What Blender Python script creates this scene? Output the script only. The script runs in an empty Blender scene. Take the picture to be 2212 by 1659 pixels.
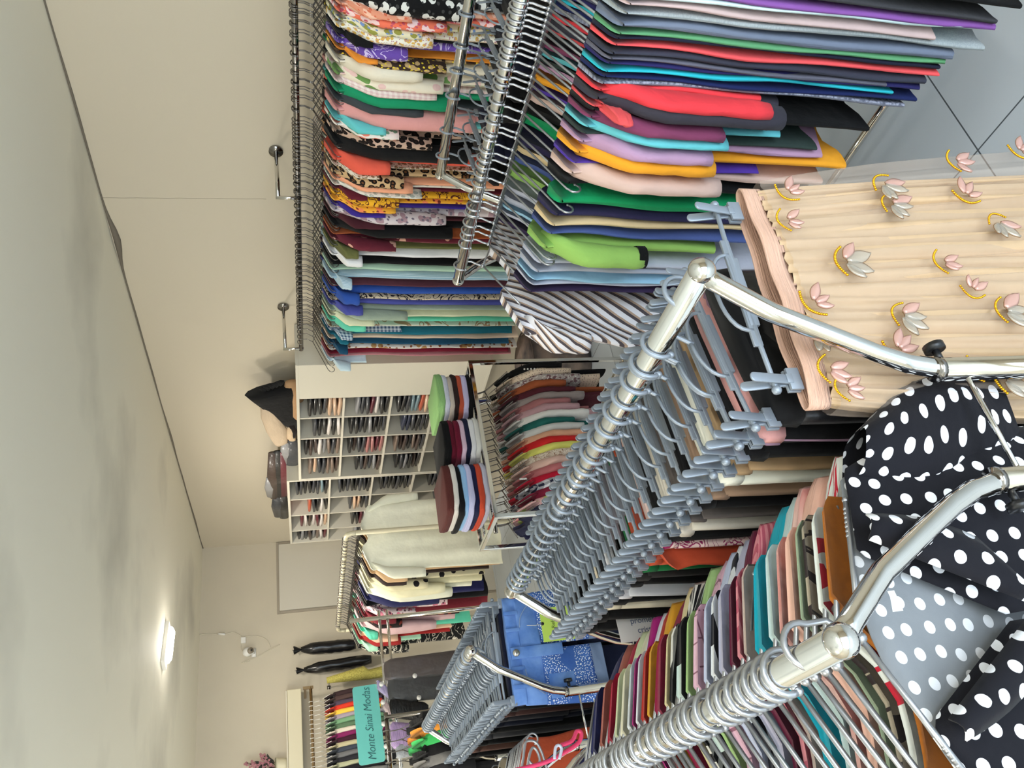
import bpy, bmesh, math, random
from math import pi, sin, cos
from mathutils import Vector, Matrix, noise
import numpy as np

# ------------------------------------------------------------------ scene, camera, light, exposure
sc = bpy.context.scene
COL = sc.collection
EYE = 1.75                                   # camera height above the shop floor
F, PITCH, ROLL, YAW = 1752.97, 0.2609714, -0.0320041, 0.5687346

_c, _s = math.cos, math.sin
_R = np.array([1.0, 0, 0]); _Fw = np.array([0, _c(PITCH), -_s(PITCH)]); _U = np.array([0, _s(PITCH), _c(PITCH)])
_R2 = _c(ROLL) * _R + _s(ROLL) * _U; _U2 = -_s(ROLL) * _R + _c(ROLL) * _U
_rot = np.array([[_c(YAW), _s(YAW), 0], [-_s(YAW), _c(YAW), 0], [0, 0, 1.0]])   # level frame -> shop axes
CR, CU, CF = _rot @ _R2, _rot @ _U2, _rot @ _Fw     # photographer's right, up, forward in shop axes

cam = bpy.data.cameras.new('camera'); co = bpy.data.objects.new('camera', cam); COL.objects.link(co)
cam.sensor_fit = 'HORIZONTAL'; cam.sensor_width = 36; cam.lens = 36 * F / 2212; cam.clip_start = 0.05
# the phone was held on its side: the picture's x runs down, its y runs to the left
bx, by, bz = -CU, CR, -CF
M = Matrix(((bx[0], by[0], bz[0], 0), (bx[1], by[1], bz[1], 0), (bx[2], by[2], bz[2], EYE), (0, 0, 0, 1)))
co.matrix_world = M
sc.camera = co

def ray(x, y):
    p = (x - 1106.0, y - 829.5, F)
    return -CU * p[0] - CR * p[1] + CF * p[2]
def at(x, y, X=None, Y=None, Z=None):
    """survey: the point on the plane X, Y or Z (height above floor) seen at a place of the photograph"""
    r = ray(x, y)
    k = X / r[0] if X is not None else (Y / r[1] if Y is not None else (Z - EYE) / r[2])
    v = r * k
    return Vector((v[0], v[1], v[2] + EYE))

sc.view_settings.view_transform = 'Standard'; sc.view_settings.look = 'None'
sc.view_settings.gamma = 1; sc.view_settings.use_curve_mapping = False
sc.view_settings.exposure = 0.74

w = bpy.data.worlds.new('world'); sc.world = w; w.use_nodes = True
bg = w.node_tree.nodes['Background']; bg.inputs[0].default_value = (0.72, 0.86, 1.0, 1); bg.inputs[1].default_value = 1.9

def area(name, loc, rot, sx, sy, power, color):
    l = bpy.data.lights.new(name, 'AREA'); l.shape = 'RECTANGLE'; l.size = sx; l.size_y = sy
    l.energy = power; l.color = color
    o = bpy.data.objects.new(name, l); o.location = loc; o.rotation_euler = rot; COL.objects.link(o); return o
# daylight through the open shop front behind the photographer
area('storefront_daylight', (-1.3, -2.35, 1.4), (pi / 2 + 0.42, 0, -0.12), 3.8, 2.3, 78, (0.76, 0.88, 1.0))

# ------------------------------------------------------------------ materials
def lin(c):
    r = []
    for v in c[:3]:
        v = v / 255.0
        r.append(v / 12.92 if v <= 0.04045 else ((v + 0.055) / 1.055) ** 2.4)
    return (r[0], r[1], r[2], 1)
_mc = {}
def newmat(name):
    m = bpy.data.materials.new(name); m.use_nodes = True
    nt = m.node_tree; b = nt.nodes['Principled BSDF']
    return m, nt, b
def N(nt, t, **k):
    n = nt.nodes.new(t)
    for a, v in k.items(): setattr(n, a, v)
    return n
def mth(nt, op, a, b=None):
    n = N(nt, 'ShaderNodeMath', operation=op)
    for i, v in enumerate((a, b)):
        if v is None: continue
        if hasattr(v, 'links'): nt.links.new(v, n.inputs[i])
        else: n.inputs[i].default_value = v
    return n.outputs[0]
def mixc(nt, f, a, b):
    n = N(nt, 'ShaderNodeMix', data_type='RGBA')
    if hasattr(f, 'links'): nt.links.new(f, n.inputs[0])
    else: n.inputs[0].default_value = f
    for i, v in ((6, a), (7, b)):
        if hasattr(v, 'links'): nt.links.new(v, n.inputs[i])
        else: n.inputs[i].default_value = v
    return n.outputs[2]
def solid(name, c, rough=0.5, metal=0.0, **kw):
    key = ('s', name)
    if key in _mc: return _mc[key]
    m, nt, b = newmat(name)
    b.inputs['Base Color'].default_value = lin(c); b.inputs['Roughness'].default_value = rough; b.inputs['Metallic'].default_value = metal
    for k, v in kw.items(): b.inputs[k].default_value = v
    _mc[key] = m; return m
def fab(c, pat='p', c2=(255, 255, 255), c3=(0, 0, 0), s=1.0, rough=0.85, ang=0.0, sat=False):
    """woven cloth in UV metres: plain, stripe, dot, floral, leopard, check, heather, denim, dash"""
    key = (c, pat, c2, c3, s, rough, ang, sat)
    if key in _mc: return _mc[key]
    m, nt, b = newmat('cloth_%d' % len(_mc)); L = nt.links.new
    b.inputs['Roughness'].default_value = 0.42 if sat else rough
    b.inputs['Specular IOR Level'].default_value = 0.45 if sat else 0.22
    try: b.inputs['Sheen Weight'].default_value = 0.04; b.inputs['Sheen Roughness'].default_value = 0.5
    except Exception: pass
    tc = N(nt, 'ShaderNodeTexCoord'); mp = N(nt, 'ShaderNodeMapping'); L(tc.outputs['UV'], mp.inputs[0])
    mp.inputs['Rotation'].default_value[2] = ang
    uv = mp.outputs[0]; sep = N(nt, 'ShaderNodeSeparateXYZ'); L(uv, sep.inputs[0]); U, V = sep.outputs[0], sep.outputs[1]
    A, B, D = lin(c), lin(c2), lin(c3)
    def vor(scale, rnd=1.0, feat='F1', out='Distance'):
        v = N(nt, 'ShaderNodeTexVoronoi', voronoi_dimensions='2D', feature=feat); L(uv, v.inputs['Vector'])
        v.inputs['Scale'].default_value = scale; v.inputs['Randomness'].default_value = rnd
        return v
    def noi(scale, det=3):
        v = N(nt, 'ShaderNodeTexNoise', noise_dimensions='2D'); L(uv, v.inputs['Vector']); v.inputs['Scale'].default_value = scale
        v.inputs['Detail'].default_value = det; return v
    col = None
    if pat == 'p': pass
    elif pat in ('st', 'st3', 'hs'):
        src = V if pat == 'hs' else U
        f = mth(nt, 'FRACT', mth(nt, 'MULTIPLY', src, 40.0 * s))
        col = mixc(nt, mth(nt, 'GREATER_THAN', f, 0.5), A, B)
        if pat == 'st3':
            col = mixc(nt, mth(nt, 'GREATER_THAN', f, 0.8), col, D)
    elif pat == 'dot':
        v = vor(30 * s, 0.28); col = mixc(nt, mth(nt, 'LESS_THAN', v.outputs['Distance'], 0.25), A, B)
    elif pat == 'dotv':
        v = vor(30 * s, 0.5); col = mixc(nt, mth(nt, 'LESS_THAN', v.outputs['Distance'], 0.14), A, B)
    elif pat == 'flo':
        v = vor(26 * s); n1 = noi(30 * s)
        d = mth(nt, 'ADD', v.outputs['Distance'], mth(nt, 'MULTIPLY', n1.outputs[0], 0.5))
        col = mixc(nt, mth(nt, 'LESS_THAN', d, 0.56), A, B)
        v2 = vor(43 * s); d2 = mth(nt, 'ADD', v2.outputs['Distance'], mth(nt, 'MULTIPLY', n1.outputs[0], 0.3))
        col = mixc(nt, mth(nt, 'LESS_THAN', d2, 0.34), col, D)
    elif pat == 'leo':
        v = vor(45 * s); n1 = noi(60 * s)
        d = mth(nt, 'ADD', v.outputs['Distance'], mth(nt, 'MULTIPLY', n1.outputs[0], 0.35))
        ringm = mth(nt, 'MULTIPLY', mth(nt, 'GREATER_THAN', d, 0.36), mth(nt, 'LESS_THAN', d, 0.62))
        col = mixc(nt, mth(nt, 'LESS_THAN', d, 0.36), A, B); col = mixc(nt, ringm, col, D)
    elif pat == 'chk':
        fu = mth(nt, 'GREATER_THAN', mth(nt, 'FRACT', mth(nt, 'MULTIPLY', U, 22 * s)), 0.5)
        fv = mth(nt, 'GREATER_THAN', mth(nt, 'FRACT', mth(nt, 'MULTIPLY', V, 22 * s)), 0.5)
        sm = mth(nt, 'MULTIPLY', mth(nt, 'ADD', fu, fv), 0.5)
        col = mixc(nt, sm, A, B)
    elif pat == 'hea':
        n1 = noi(260 * s, 2); r = N(nt, 'ShaderNodeMapRange'); L(n1.outputs[0], r.inputs[0]); r.inputs[1].default_value = 0.35; r.inputs[2].default_value = 0.65
        col = mixc(nt, r.outputs[0], A, B)
    elif pat == 'den':
        n1 = noi(14, 4); r = N(nt, 'ShaderNodeMapRange'); L(n1.outputs[0], r.inputs[0]); r.inputs[1].default_value = 0.3; r.inputs[2].default_value = 0.72
        col = mixc(nt, r.outputs[0], A, B)
        n2 = noi(900, 1); col = mixc(nt, mth(nt, 'MULTIPLY', n2.outputs[0], 0.25), col, D)
    elif pat == 'rhi':           # denim scattered with rhinestones
        n1 = noi(14, 4); col = mixc(nt, n1.outputs[0], A, B)
        v = vor(165, 1.0); g = noi(9, 1)
        msk = mth(nt, 'MULTIPLY', mth(nt, 'LESS_THAN', v.outputs['Distance'], 0.24), mth(nt, 'GREATER_THAN', g.outputs[0], 0.36))
        col = mixc(nt, msk, col, D)
        L(mth(nt, 'SUBTRACT', 0.8, mth(nt, 'MULTIPLY', msk, 0.6)), b.inputs['Roughness'])
    elif pat == 'das':
        f = mth(nt, 'LESS_THAN', mth(nt, 'FRACT', mth(nt, 'MULTIPLY', U, 30 * s)), 0.06)
        g = mth(nt, 'GREATER_THAN', mth(nt, 'FRACT', mth(nt, 'MULTIPLY', V, 90)), 0.4)
        f2 = mth(nt, 'LESS_THAN', mth(nt, 'FRACT', mth(nt, 'MULTIPLY', V, 30 * s)), 0.06)
        col = mixc(nt, mth(nt, 'MAXIMUM', mth(nt, 'MULTIPLY', f, g), f2), A, B)
    elif pat == 'bra':           # brush marks
        n1 = noi(22 * s, 2); n1.inputs['Distortion'].default_value = 1.5
        a = mth(nt, 'ABSOLUTE', mth(nt, 'SUBTRACT', n1.outputs[0], 0.5))
        col = mixc(nt, mth(nt, 'LESS_THAN', a, 0.035), A, B)
    nz = noi(9, 3)
    k = N(nt, 'ShaderNodeHueSaturation')
    if col is None: k.inputs['Color'].default_value = A
    else: L(col, k.inputs['Color'])
    mr = N(nt, 'ShaderNodeMapRange'); L(nz.outputs[0], mr.inputs[0]); mr.inputs[3].default_value = 0.9; mr.inputs[4].default_value = 1.1
    L(mr.outputs[0], k.inputs['Value']); L(k.outputs[0], b.inputs['Base Color'])
    wv = noi(700, 1); bp = N(nt, 'ShaderNodeBump'); L(wv.outputs[0], bp.inputs['Height']); bp.inputs['Strength'].default_value = 0.12; bp.inputs['Distance'].default_value = 0.001
    n4 = noi(16, 3); bp2 = N(nt, 'ShaderNodeBump'); L(n4.outputs[0], bp2.inputs['Height']); bp2.inputs['Strength'].default_value = 0.5; bp2.inputs['Distance'].default_value = 0.01
    L(bp.outputs[0], bp2.inputs['Normal']); L(bp2.outputs[0], b.inputs['Normal'])
    _mc[key] = m; return m
def plastic_film():
    if 'film' in _mc: return _mc['film']
    m, nt, b = newmat('clear_film')
    b.inputs['Base Color'].default_value = (0.8, 0.82, 0.85, 1); b.inputs['Roughness'].default_value = 0.12
    b.inputs['Alpha'].default_value = 0.06; _mc['film'] = m; return m
CHROME = solid('chrome', (214, 212, 208), 0.07, 1.0)
CHROMED = solid('dark_chrome', (150, 146, 142), 0.16, 1.0)
WIRE = solid('silver_painted_wire', (172, 174, 178), 0.34, 0.8)
WIRED = solid('dull_steel_wire', (120, 116, 112), 0.3, 0.9)
PLAST = solid('blue_grey_plastic', (142, 151, 162), 0.38, 0.35)
BLACKP = solid('black_plastic', (22, 22, 24), 0.35)
CREAMP = solid('cream_painted_tube', (214, 206, 178), 0.4)
MELA = solid('cream_melamine', (212, 206, 190), 0.45)
BRASS = solid('warm_metal', (200, 175, 140), 0.2, 1.0)
WHITEP = solid('white_plastic', (228, 226, 220), 0.4)

# ------------------------------------------------------------------ mesh helpers
class MB:
    def __init__(s): s.v = []; s.f = []; s.uv = []
    def quadgrid(s, pts, cu=False, uvs=None):
        """pts[r][c] grid"""
        n0 = len(s.v); R = len(pts); Cn = len(pts[0])
        for r in pts: s.v += [tuple(p) for p in r]
        UV = uvs or [[(c / Cn, r / R) for c in range(Cn)] for r in range(R)]
        for r in range(R - 1):
            for c in range(Cn if cu else Cn - 1):
                d = (c + 1) % Cn
                s.f.append((n0 + r * Cn + c, n0 + r * Cn + d, n0 + (r + 1) * Cn + d, n0 + (r + 1) * Cn + c))
                s.uv.append((UV[r][c], UV[r][d], UV[r + 1][d], UV[r + 1][c]))
        return n0
    def cap(s, idx, uv=(0, 0)):
        s.f.append(tuple(idx)); s.uv.append(tuple(uv if not isinstance(uv, list) else uv[i] for i in range(len(idx))))
    def tube(s, path, r, n=8, caps=True, rr=None, close=False):
        P = [Vector(p) for p in path]; rings = []
        up = None
        for i, p in enumerate(P):
            if close: t = P[(i + 1) % len(P)] - P[i - 1]
            else: t = (P[min(i + 1, len(P) - 1)] - P[max(i - 1, 0)])
            t.normalize()
            if up is None:
                a = Vector((0, 0, 1)) if abs(t.z) < 0.9 else Vector((1, 0, 0))
                up = (a - t * a.dot(t)).normalized()
            else:
                up = (up - t * up.dot(t)).normalized()
            q = t.cross(up); rad = rr[i] if rr else r
            rings.append([p + (up * cos(2 * pi * k / n) + q * sin(2 * pi * k / n)) * rad for k in range(n)])
        if close: rings.append(rings[0])
        n0 = s.quadgrid(rings, True)
        if caps and not close:
            s.cap([n0 + k for k in reversed(range(n))]); m = n0 + (len(rings) - 1) * n; s.cap([m + k for k in range(n)])
    def box(s, c, d, rot=None):
        n0 = len(s.v); c = Vector(c)
        for i in range(8):
            p = Vector((d[0] * (0.5 if i & 1 else -0.5), d[1] * (0.5 if i & 2 else -0.5), d[2] * (0.5 if i & 4 else -0.5)))
            if rot: p = rot @ p
            s.v.append(tuple(c + p))
        for q in ((0, 2, 3, 1), (4, 5, 7, 6), (0, 1, 5, 4), (2, 6, 7, 3), (0, 4, 6, 2), (1, 3, 7, 5)):
            s.f.append(tuple(n0 + k for k in q)); s.uv.append(tuple((s.v[n0 + k][0] + s.v[n0 + k][1], s.v[n0 + k][2]) for k in q))
    def ball(s, c, r, n=10, m=6, sc=(1, 1, 1)):
        rings = []
        for i in range(m + 1):
            a = -pi / 2 + pi * i / m
            rr = max(cos(a), 0.01)
            rings.append([Vector((c[0] + r * sc[0] * rr * cos(2 * pi * k / n), c[1] + r * sc[1] * rr * sin(2 * pi * k / n), c[2] + r * sc[2] * sin(a))) for k in range(n)])
        s.quadgrid(rings, True)
    def mesh(s, name, m, smooth=True):
        me = bpy.data.meshes.new(name); me.from_pydata(s.v, [], s.f)
        ul = me.uv_layers.new(name='UVMap'); i = 0
        flat = [c for f in s.uv for uv in f for c in uv]
        ul.data.foreach_set('uv', flat)
        if m: me.materials.append(m)
        if smooth: me.polygons.foreach_set('use_smooth', [True] * len(me.polygons))
        return me
    def build(s, name, m, parent=None, smooth=True, bevel=0, label=None):
        o = bpy.data.objects.new(name, s.mesh(name, m, smooth)); COL.objects.link(o)
        if parent: o.parent = parent
        if bevel:
            b = o.modifiers.new('b', 'BEVEL'); b.width = bevel; b.segments = 2
        if label: o['label'] = label
        return o
def tag(o, label=None, cat=None, group=None, kind=None):
    if label: o['label'] = label
    if cat: o['category'] = cat
    if group: o['group'] = group
    if kind: o['kind'] = kind
    return o
def empty(name, loc, rz=0, label=None, cat=None, group=None):
    o = bpy.data.objects.new(name, None); COL.objects.link(o); o.location = loc; o.rotation_euler = (0, 0, rz)
    o.empty_display_size = 0.05
    return tag(o, label, cat, group)
def copy_tree(o, parent=None):
    c = o.copy(); COL.objects.link(c); c.parent = parent
    for ch in list(o.children): copy_tree(ch, c)
    return c
def struct(o): o['kind'] = 'structure'; return o
def arc(cx, cz, r, a0, a1, n, y=0.0):
    return [(cx + r * cos(math.radians(a0 + (a1 - a0) * i / n)), y, cz + r * sin(math.radians(a0 + (a1 - a0) * i / n))) for i in range(n + 1)]

# ------------------------------------------------------------------ room shell
XW, YB, ZC = 3.0, 7.25, EYE + 0.845
XL, YF = -3.4, -2.5
def plastered(name, c, stain=0.0, sc_=0.9):
    m, nt, b = newmat(name); L = nt.links.new; b.inputs['Roughness'].default_value = 0.7
    tc = N(nt, 'ShaderNodeTexCoord'); n1 = N(nt, 'ShaderNodeTexNoise'); L(tc.outputs['Object'], n1.inputs['Vector'])
    n1.inputs['Scale'].default_value = sc_; n1.inputs['Detail'].default_value = 5
    r = N(nt, 'ShaderNodeMapRange'); L(n1.outputs[0], r.inputs[0]); r.inputs[1].default_value = 0.52; r.inputs[2].default_value = 0.75
    A = lin(c); B = lin([v * (1 - stain) for v in c])
    L(mixc(nt, r.outputs[0], A, B), b.inputs['Base Color'])
    n2 = N(nt, 'ShaderNodeTexNoise'); L(tc.outputs['Object'], n2.inputs['Vector']); n2.inputs['Scale'].default_value = 60; n2.inputs['Detail'].default_value = 4
    bp = N(nt, 'ShaderNodeBump'); L(n2.outputs[0], bp.inputs['Height']); bp.inputs['Strength'].default_value = 0.08; bp.inputs['Distance'].default_value = 0.004
    L(bp.outputs[0], b.inputs['Normal']); return m
WALLM = plastered('wall_paint', (202, 192, 172), 0.05)
CEILM = plastered('ceiling_paint', (240, 235, 218), 0.2, 0.8)
m, nt, b = newmat('floor_tiles'); L = nt.links.new
tc = N(nt, 'ShaderNodeTexCoord'); mp = N(nt, 'ShaderNodeMapping'); L(tc.outputs['Object'], mp.inputs[0])
mp.inputs['Location'].default_value = (-1.42, -1.155, 0)
br = N(nt, 'ShaderNodeTexBrick'); L(mp.outputs[0], br.inputs[0]); br.offset = 0; br.inputs['Scale'].default_value = 1
br.inputs['Brick Width'].default_value = 0.6; br.inputs['Row Height'].default_value = 0.6; br.inputs['Mortar Size'].default_value = 0.0022
br.inputs['Color1'].default_value = lin((202, 212, 222)); br.inputs['Color2'].default_value = lin((198, 209, 220)); br.inputs['Mortar'].default_value = lin((84, 92, 100))
L(br.outputs['Color'], b.inputs['Base Color']); b.inputs['Roughness'].default_value = 0.28
FLOORM = m
def slab(name, lo, hi, m):
    mb = MB(); c = [(lo[i] + hi[i]) / 2 for i in range(3)]; d = [hi[i] - lo[i] for i in range(3)]
    mb.box(c, d); o = mb.build(name, m, smooth=False); return struct(o)
slab('floor', (XL - 0.1, YF - 1.5, -0.1), (XW + 0.1, YB + 0.1, 0), FLOORM)
slab('ceiling', (XL - 0.1, YF - 0.1, ZC), (XW + 0.1, YB + 0.1, ZC + 0.1), CEILM)
slab('wall_right', (XW, YF, 0), (XW + 0.12, YB, ZC), WALLM)
slab('wall_back', (XL, YB, 0), (XW, YB + 0.12, ZC), WALLM)
slab('wall_left', (XL - 0.12, YF, 0), (XL, YB, ZC), WALLM)
slab('wall_front', (XL, YF - 0.12, 2.35), (XW, YF, ZC), WALLM)
slab('wall_front_blocker', (0.75, YF - 0.12, 0), (XW, YF, 2.35), WALLM)  # unseen wall piece, added to block daylight on the right of the front
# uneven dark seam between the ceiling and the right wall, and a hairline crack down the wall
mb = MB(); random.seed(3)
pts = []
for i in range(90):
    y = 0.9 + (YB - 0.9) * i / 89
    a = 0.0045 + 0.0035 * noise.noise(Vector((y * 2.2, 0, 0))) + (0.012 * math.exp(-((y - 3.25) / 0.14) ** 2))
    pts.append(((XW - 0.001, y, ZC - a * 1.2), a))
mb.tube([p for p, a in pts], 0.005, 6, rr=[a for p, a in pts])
struct(mb.build('trim_1', solid('dark_joint_line', (112, 104, 92), 0.9)))
mb = MB(); p0, p1 = at(222, 427, X=XW), at(575, 430, X=XW)
mb.tube([p0.lerp(p1, i / 24) + Vector((-0.0002, 0.004 * noise.noise(Vector((i * 0.5, 2, 0))), 0)) for i in range(25)], 0.0011, 5)
struct(mb.build('trim_2', solid('crack', (160, 150, 132), 0.9)))
# flush door in the back wall with its frame, hinges
dl, dr, dt = at(612, 1320, Y=YB), at(605, 1178, Y=YB), at(603, 1250, Y=YB)
mb = MB(); mb.box(((dl.x + dr.x) / 2, YB - 0.012, dt.z / 2), (dr.x - dl.x, 0.02, dt.z))
dr_o = struct(mb.build('door_1', solid('door_panel', (206, 200, 186), 0.55), smooth=False))
mb = MB()
mb.box(((dl.x + dr.x) / 2, YB - 0.006, dt.z + 0.012), (dr.x - dl.x + 0.05, 0.012, 0.02))
for x in (dl.x - 0.014, dr.x + 0.014): mb.box((x, YB - 0.006, dt.z / 2), (0.02, 0.012, dt.z))
fr = mb.build('door_frame', solid('door_frame_paint', (160, 150, 134), 0.6), dr_o, smooth=False)
for z in (dt.z - 0.2, 1.0, 0.25):
    mb = MB(); mb.tube([(dr.x + 0.004, YB - 0.03, z - 0.04), (dr.x + 0.004, YB - 0.03, z + 0.04)], 0.008, 8); mb.build('hinge', CHROMED, dr_o)

# ceiling lamp: the lit tube fitting seen in the photograph; the four others are added out of view to brighten the shop
def tube_lamp(loc, rz, label, power, lit=True, length=0.62):
    t = empty('ceiling_lamp', loc, rz, label, 'ceiling lamp')
    mb = MB(); mb.box((0, 0, -0.012), (length, 0.10, 0.024)); mb.build('housing', WHITEP, t, smooth=False, bevel=0.004)
    mb = MB(); rings = []
    for i in range(13):
        x = -length / 2 + 0.03 + (length - 0.06) * i / 12; e = 0.6 + 0.4 * min(1, 4 * min(i, 12 - i) / 6 + 0.2)
        rings.append([(x, 0.042 * e * cos(pi + pi * k / 8), -0.024 + 0.034 * e * sin(pi + pi * k / 8)) for k in range(9)])
    mb.quadgrid(rings)
    m, nt, b = newmat('lamp_diffuser'); b.inputs['Base Color'].default_value = (1, 1, 1, 1)
    b.inputs['Emission Color'].default_value = (1.0, 0.97, 0.92, 1); b.inputs['Emission Strength'].default_value = 6.0
    mb.build('diffuser', m, t)
    l = bpy.data.lights.new('lamp_light', 'AREA'); l.shape = 'RECTANGLE'; l.size = length - 0.05; l.size_y = 0.08; l.energy = power * (.5 if power > 18.5 or power < 12 else 1.0); l.color = (1.0, 0.93, 0.82)
    lo = bpy.data.objects.new('lamp_light', l); lo.location = (0, 0, -0.075); lo.parent = t; COL.objects.link(lo)
    l2 = bpy.data.lights.new('lamp_glow', 'POINT'); l2.shadow_soft_size = 0.06; l2.energy = power * (1.25 if power > 12 and power != 18 else 0.1 if power == 18 else 0.3); l2.color = (1.0, 0.95, 0.86)
    lo2 = bpy.data.objects.new('lamp_glow', l2); lo2.location = (0, 0, -0.16); lo2.parent = t; COL.objects.link(lo2)
    return t
pl = at(365, 1393, Z=ZC - 0.03)
tube_lamp((pl.x, pl.y, ZC), 0.35, 'lit white tube lamp on the ceiling near the back wall', 18, length=0.3)
tube_lamp((-0.75, 3.9, ZC), 0, 'added white tube lamp, out of view, over the middle aisle of the shop', 22, length=1.2)
tube_lamp((-1.5, 6.2, ZC), 0, 'added white tube lamp, out of view, over the far left corner of the shop', 14, length=1.2)
tube_lamp((0.2, -0.9, ZC), 0, 'added white tube lamp, out of view, over the front of the shop', 11, length=1.2)
tube_lamp((-1.9, 0.9, ZC), 0, 'added white tube lamp, out of view, over the left side, nearer the shop front', 22, length=1.2)

# ------------------------------------------------------------------ garments
RNG = random.Random(11)
def top_of(x, hw, neck, drop, neckl=None, dip=.045):
    a = abs(x); tip = hw
    if neckl and x < 0:
        if a < neckl: return -0.064 - drop * (neckl / 0.205) - 0.03 * (1 - (a / neckl) ** 2) * (1 if a > 0 else 1)
        neck = neckl
    if a < neck:
        zz = -0.064 - drop * (neck / 0.205); return zz - dip * (1 - (a / neck) ** 2)
    z = -0.064 - drop * (a / 0.205)
    if a > tip - 0.02: z -= 0.5 * ((a - tip + 0.02) ** 2) / 0.02
    return z
def garment_body(mb, hw, L, t, seed, flare=1.0, neck=0.10, drop=0.075, amp=0.006, ncol=22, nrow=16, waist=0.0, lean=0.0, neckl=None, dip=.045):
    """closed shell hanging in the XZ plane, hook at the origin"""
    r = random.Random(seed); ph = r.random() * 7; k1 = r.uniform(22, 34); k2 = r.uniform(50, 70)
    grid = []; uvs = []
    for j in range(nrow + 1):
        f = j / nrow; row = []; uvr = []
        for i in range(2 * ncol):
            side = 1 if i < ncol else -1
            q = i if i < ncol else 2 * ncol - i
            a = pi * q / ncol                      # 0..pi along the front, back again behind
            ex = cos(a)
            ex = math.copysign(abs(ex) ** 0.85, ex)
            w = hw * (1 - 0.04 * math.sin(min(1, f * 3) * pi) - waist * math.exp(-((f - 0.4) / 0.15) ** 2) + (flare - 1) * f ** 1.3)
            x0 = ex * hw; zt = top_of(x0, hw, neck, drop, neckl, dip)
            bot = -L + 0.008 * sin(x0 * 30 + ph)
            z = zt * (1 - f) + bot * f
            th = t * (0.55 + 0.45 * min(1, f * 5)) * (1 + 0.5 * f * (flare - 1))
            y = side * th * (sin(a) ** 0.6 if 0 < q < ncol else 0)
            fa = amp * min(1, f * 2.2)
            y += fa * (sin(x0 * k1 + ph + f * 1.5) + 0.5 * sin(x0 * k2 + 2 * ph)) + lean * f
            y += fa * 1.2 * noise.noise(Vector((x0 * 9, z * 5, seed * 1.7)))
            x = ex * w + 0.006 * noise.noise(Vector((z * 6, side, seed)))
            row.append((x, y, z)); uvr.append((x0 + (0.5 if side < 0 else 0) + seed * 0.13, z + seed * 0.07))
        grid.append(row); uvs.append(uvr)
    n0 = mb.quadgrid(grid, True, uvs)
    # close top and hem by bridging front to back
    n = 2 * ncol
    for base, flip in ((n0, False), (n0 + nrow * n, True)):
        for i in range(ncol - 1):
            a, b_, c, d = i, i + 1, n - i - 1, (n - i) % n
            q = (base + a, base + b_, base + c, base + d) if not flip else (base + d, base + c, base + b_, base + a)
            if i == 0: q = (base + 0, base + 1, base + n - 1) if not flip else (base + n - 1, base + 1, base + 0)
            mb.f.append(q); mb.uv.append(tuple((mb.v[k][0], mb.v[k][2]) for k in q))
def sleeve_mesh(mb, s, hw, ln, t, seed, drop=0.075, puff=0.0):
    rr = random.Random(seed + 5 * s); n = 12; rows = 9; grid = []; uvs = []
    z0 = -0.064 - drop * (hw / 0.205)
    for j in range(rows + 1):
        f = j / rows
        cx = s * (hw * 0.86 + (0.045 + 0.02 * f) * min(1, f * 3.5)); cz = z0 - 0.012 - ln * f
        hx = (0.042 - 0.012 * f) * (1 + puff * sin(pi * f)) * (0.55 + 0.45 * min(1, f * 4)); hy = t * (1.35 - 0.2 * f) * (1 + puff * sin(pi * f))
        if j == rows: hx *= 0.9
        ring = []; uvr = []
        for k in range(n):
            a = 2 * pi * k / n
            x = cx + hx * cos(a); y = hy * sin(a) + 0.006 * noise.noise(Vector((f * 5, a, seed)))
            ring.append((x, y, cz - s * 0.0 + 0.05 * (1 - f) * (-(x - cx) * s) / 0.05 * 0.6)); uvr.append((k / n * 0.2 + s, cz + seed * 0.07))
        grid.append(ring); uvs.append(uvr)
    n0 = mb.quadgrid(grid, True, uvs)
    mb.cap([n0 + k for k in reversed(range(n))]); mb.cap([n0 + rows * n + k for k in range(n)])
def garment(kind, P, rz, mat, label, group, L=0.75, hw=0.2, t=0.012, sl=0.0, flare=1.05, seed=None, neck=0.10, cat=None, collar=None, cuff=None, puff=0.0, amp=0.006, waist=0.0, drop=0.075, hi=False, sides=(-1, 1), lean=0.0, neckl=None, dip=.045):
    seed = seed if seed is not None else RNG.randint(1, 999)
    r = empty(kind, P, rz, label, cat or kind.split('_')[-1], group)
    mb = MB(); garment_body(mb, hw, L, t, seed, flare, neck, drop, amp, 30 if hi else 20, 26 if hi else 13, waist, lean, neckl, dip)
    mb.build('body', mat, r)
    if sl:
        for s in sides:
            mb = MB(); sleeve_mesh(mb, s, hw, sl, t, seed, drop, puff); so = mb.build('sleeve', mat, r)
            if cuff:
                mb = MB(); cx = s * (hw * 0.86 + 0.062); cz = -0.064 - drop * (hw / 0.205) - 0.012 - sl
                mb.quadgrid([[(cx + 0.030 * cos(2 * pi * k / 12), t * 1.3 * sin(2 * pi * k / 12), cz + dz) for k in range(12)] for dz in (0.018, -0.006)], True)
                mb.build('cuff', cuff, so)
    if collar:
        mb = MB(); zc = -0.07 - drop * 0.4
        for sgn in (-1, 1):
            mb.quadgrid([[(x, sgn * (t * 0.8 + 0.003), zc - 0.04 * (1 - (x / 0.1) ** 2) + dz + 0.01) for x in [(-0.1 + 0.2 * k / 12) for k in range(13)]] for dz in (0.012, -0.012)])
        o = mb.build('collar', collar, r); sm = o.modifiers.new('s', 'SOLIDIFY'); sm.thickness = 0.003
    return r
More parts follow.
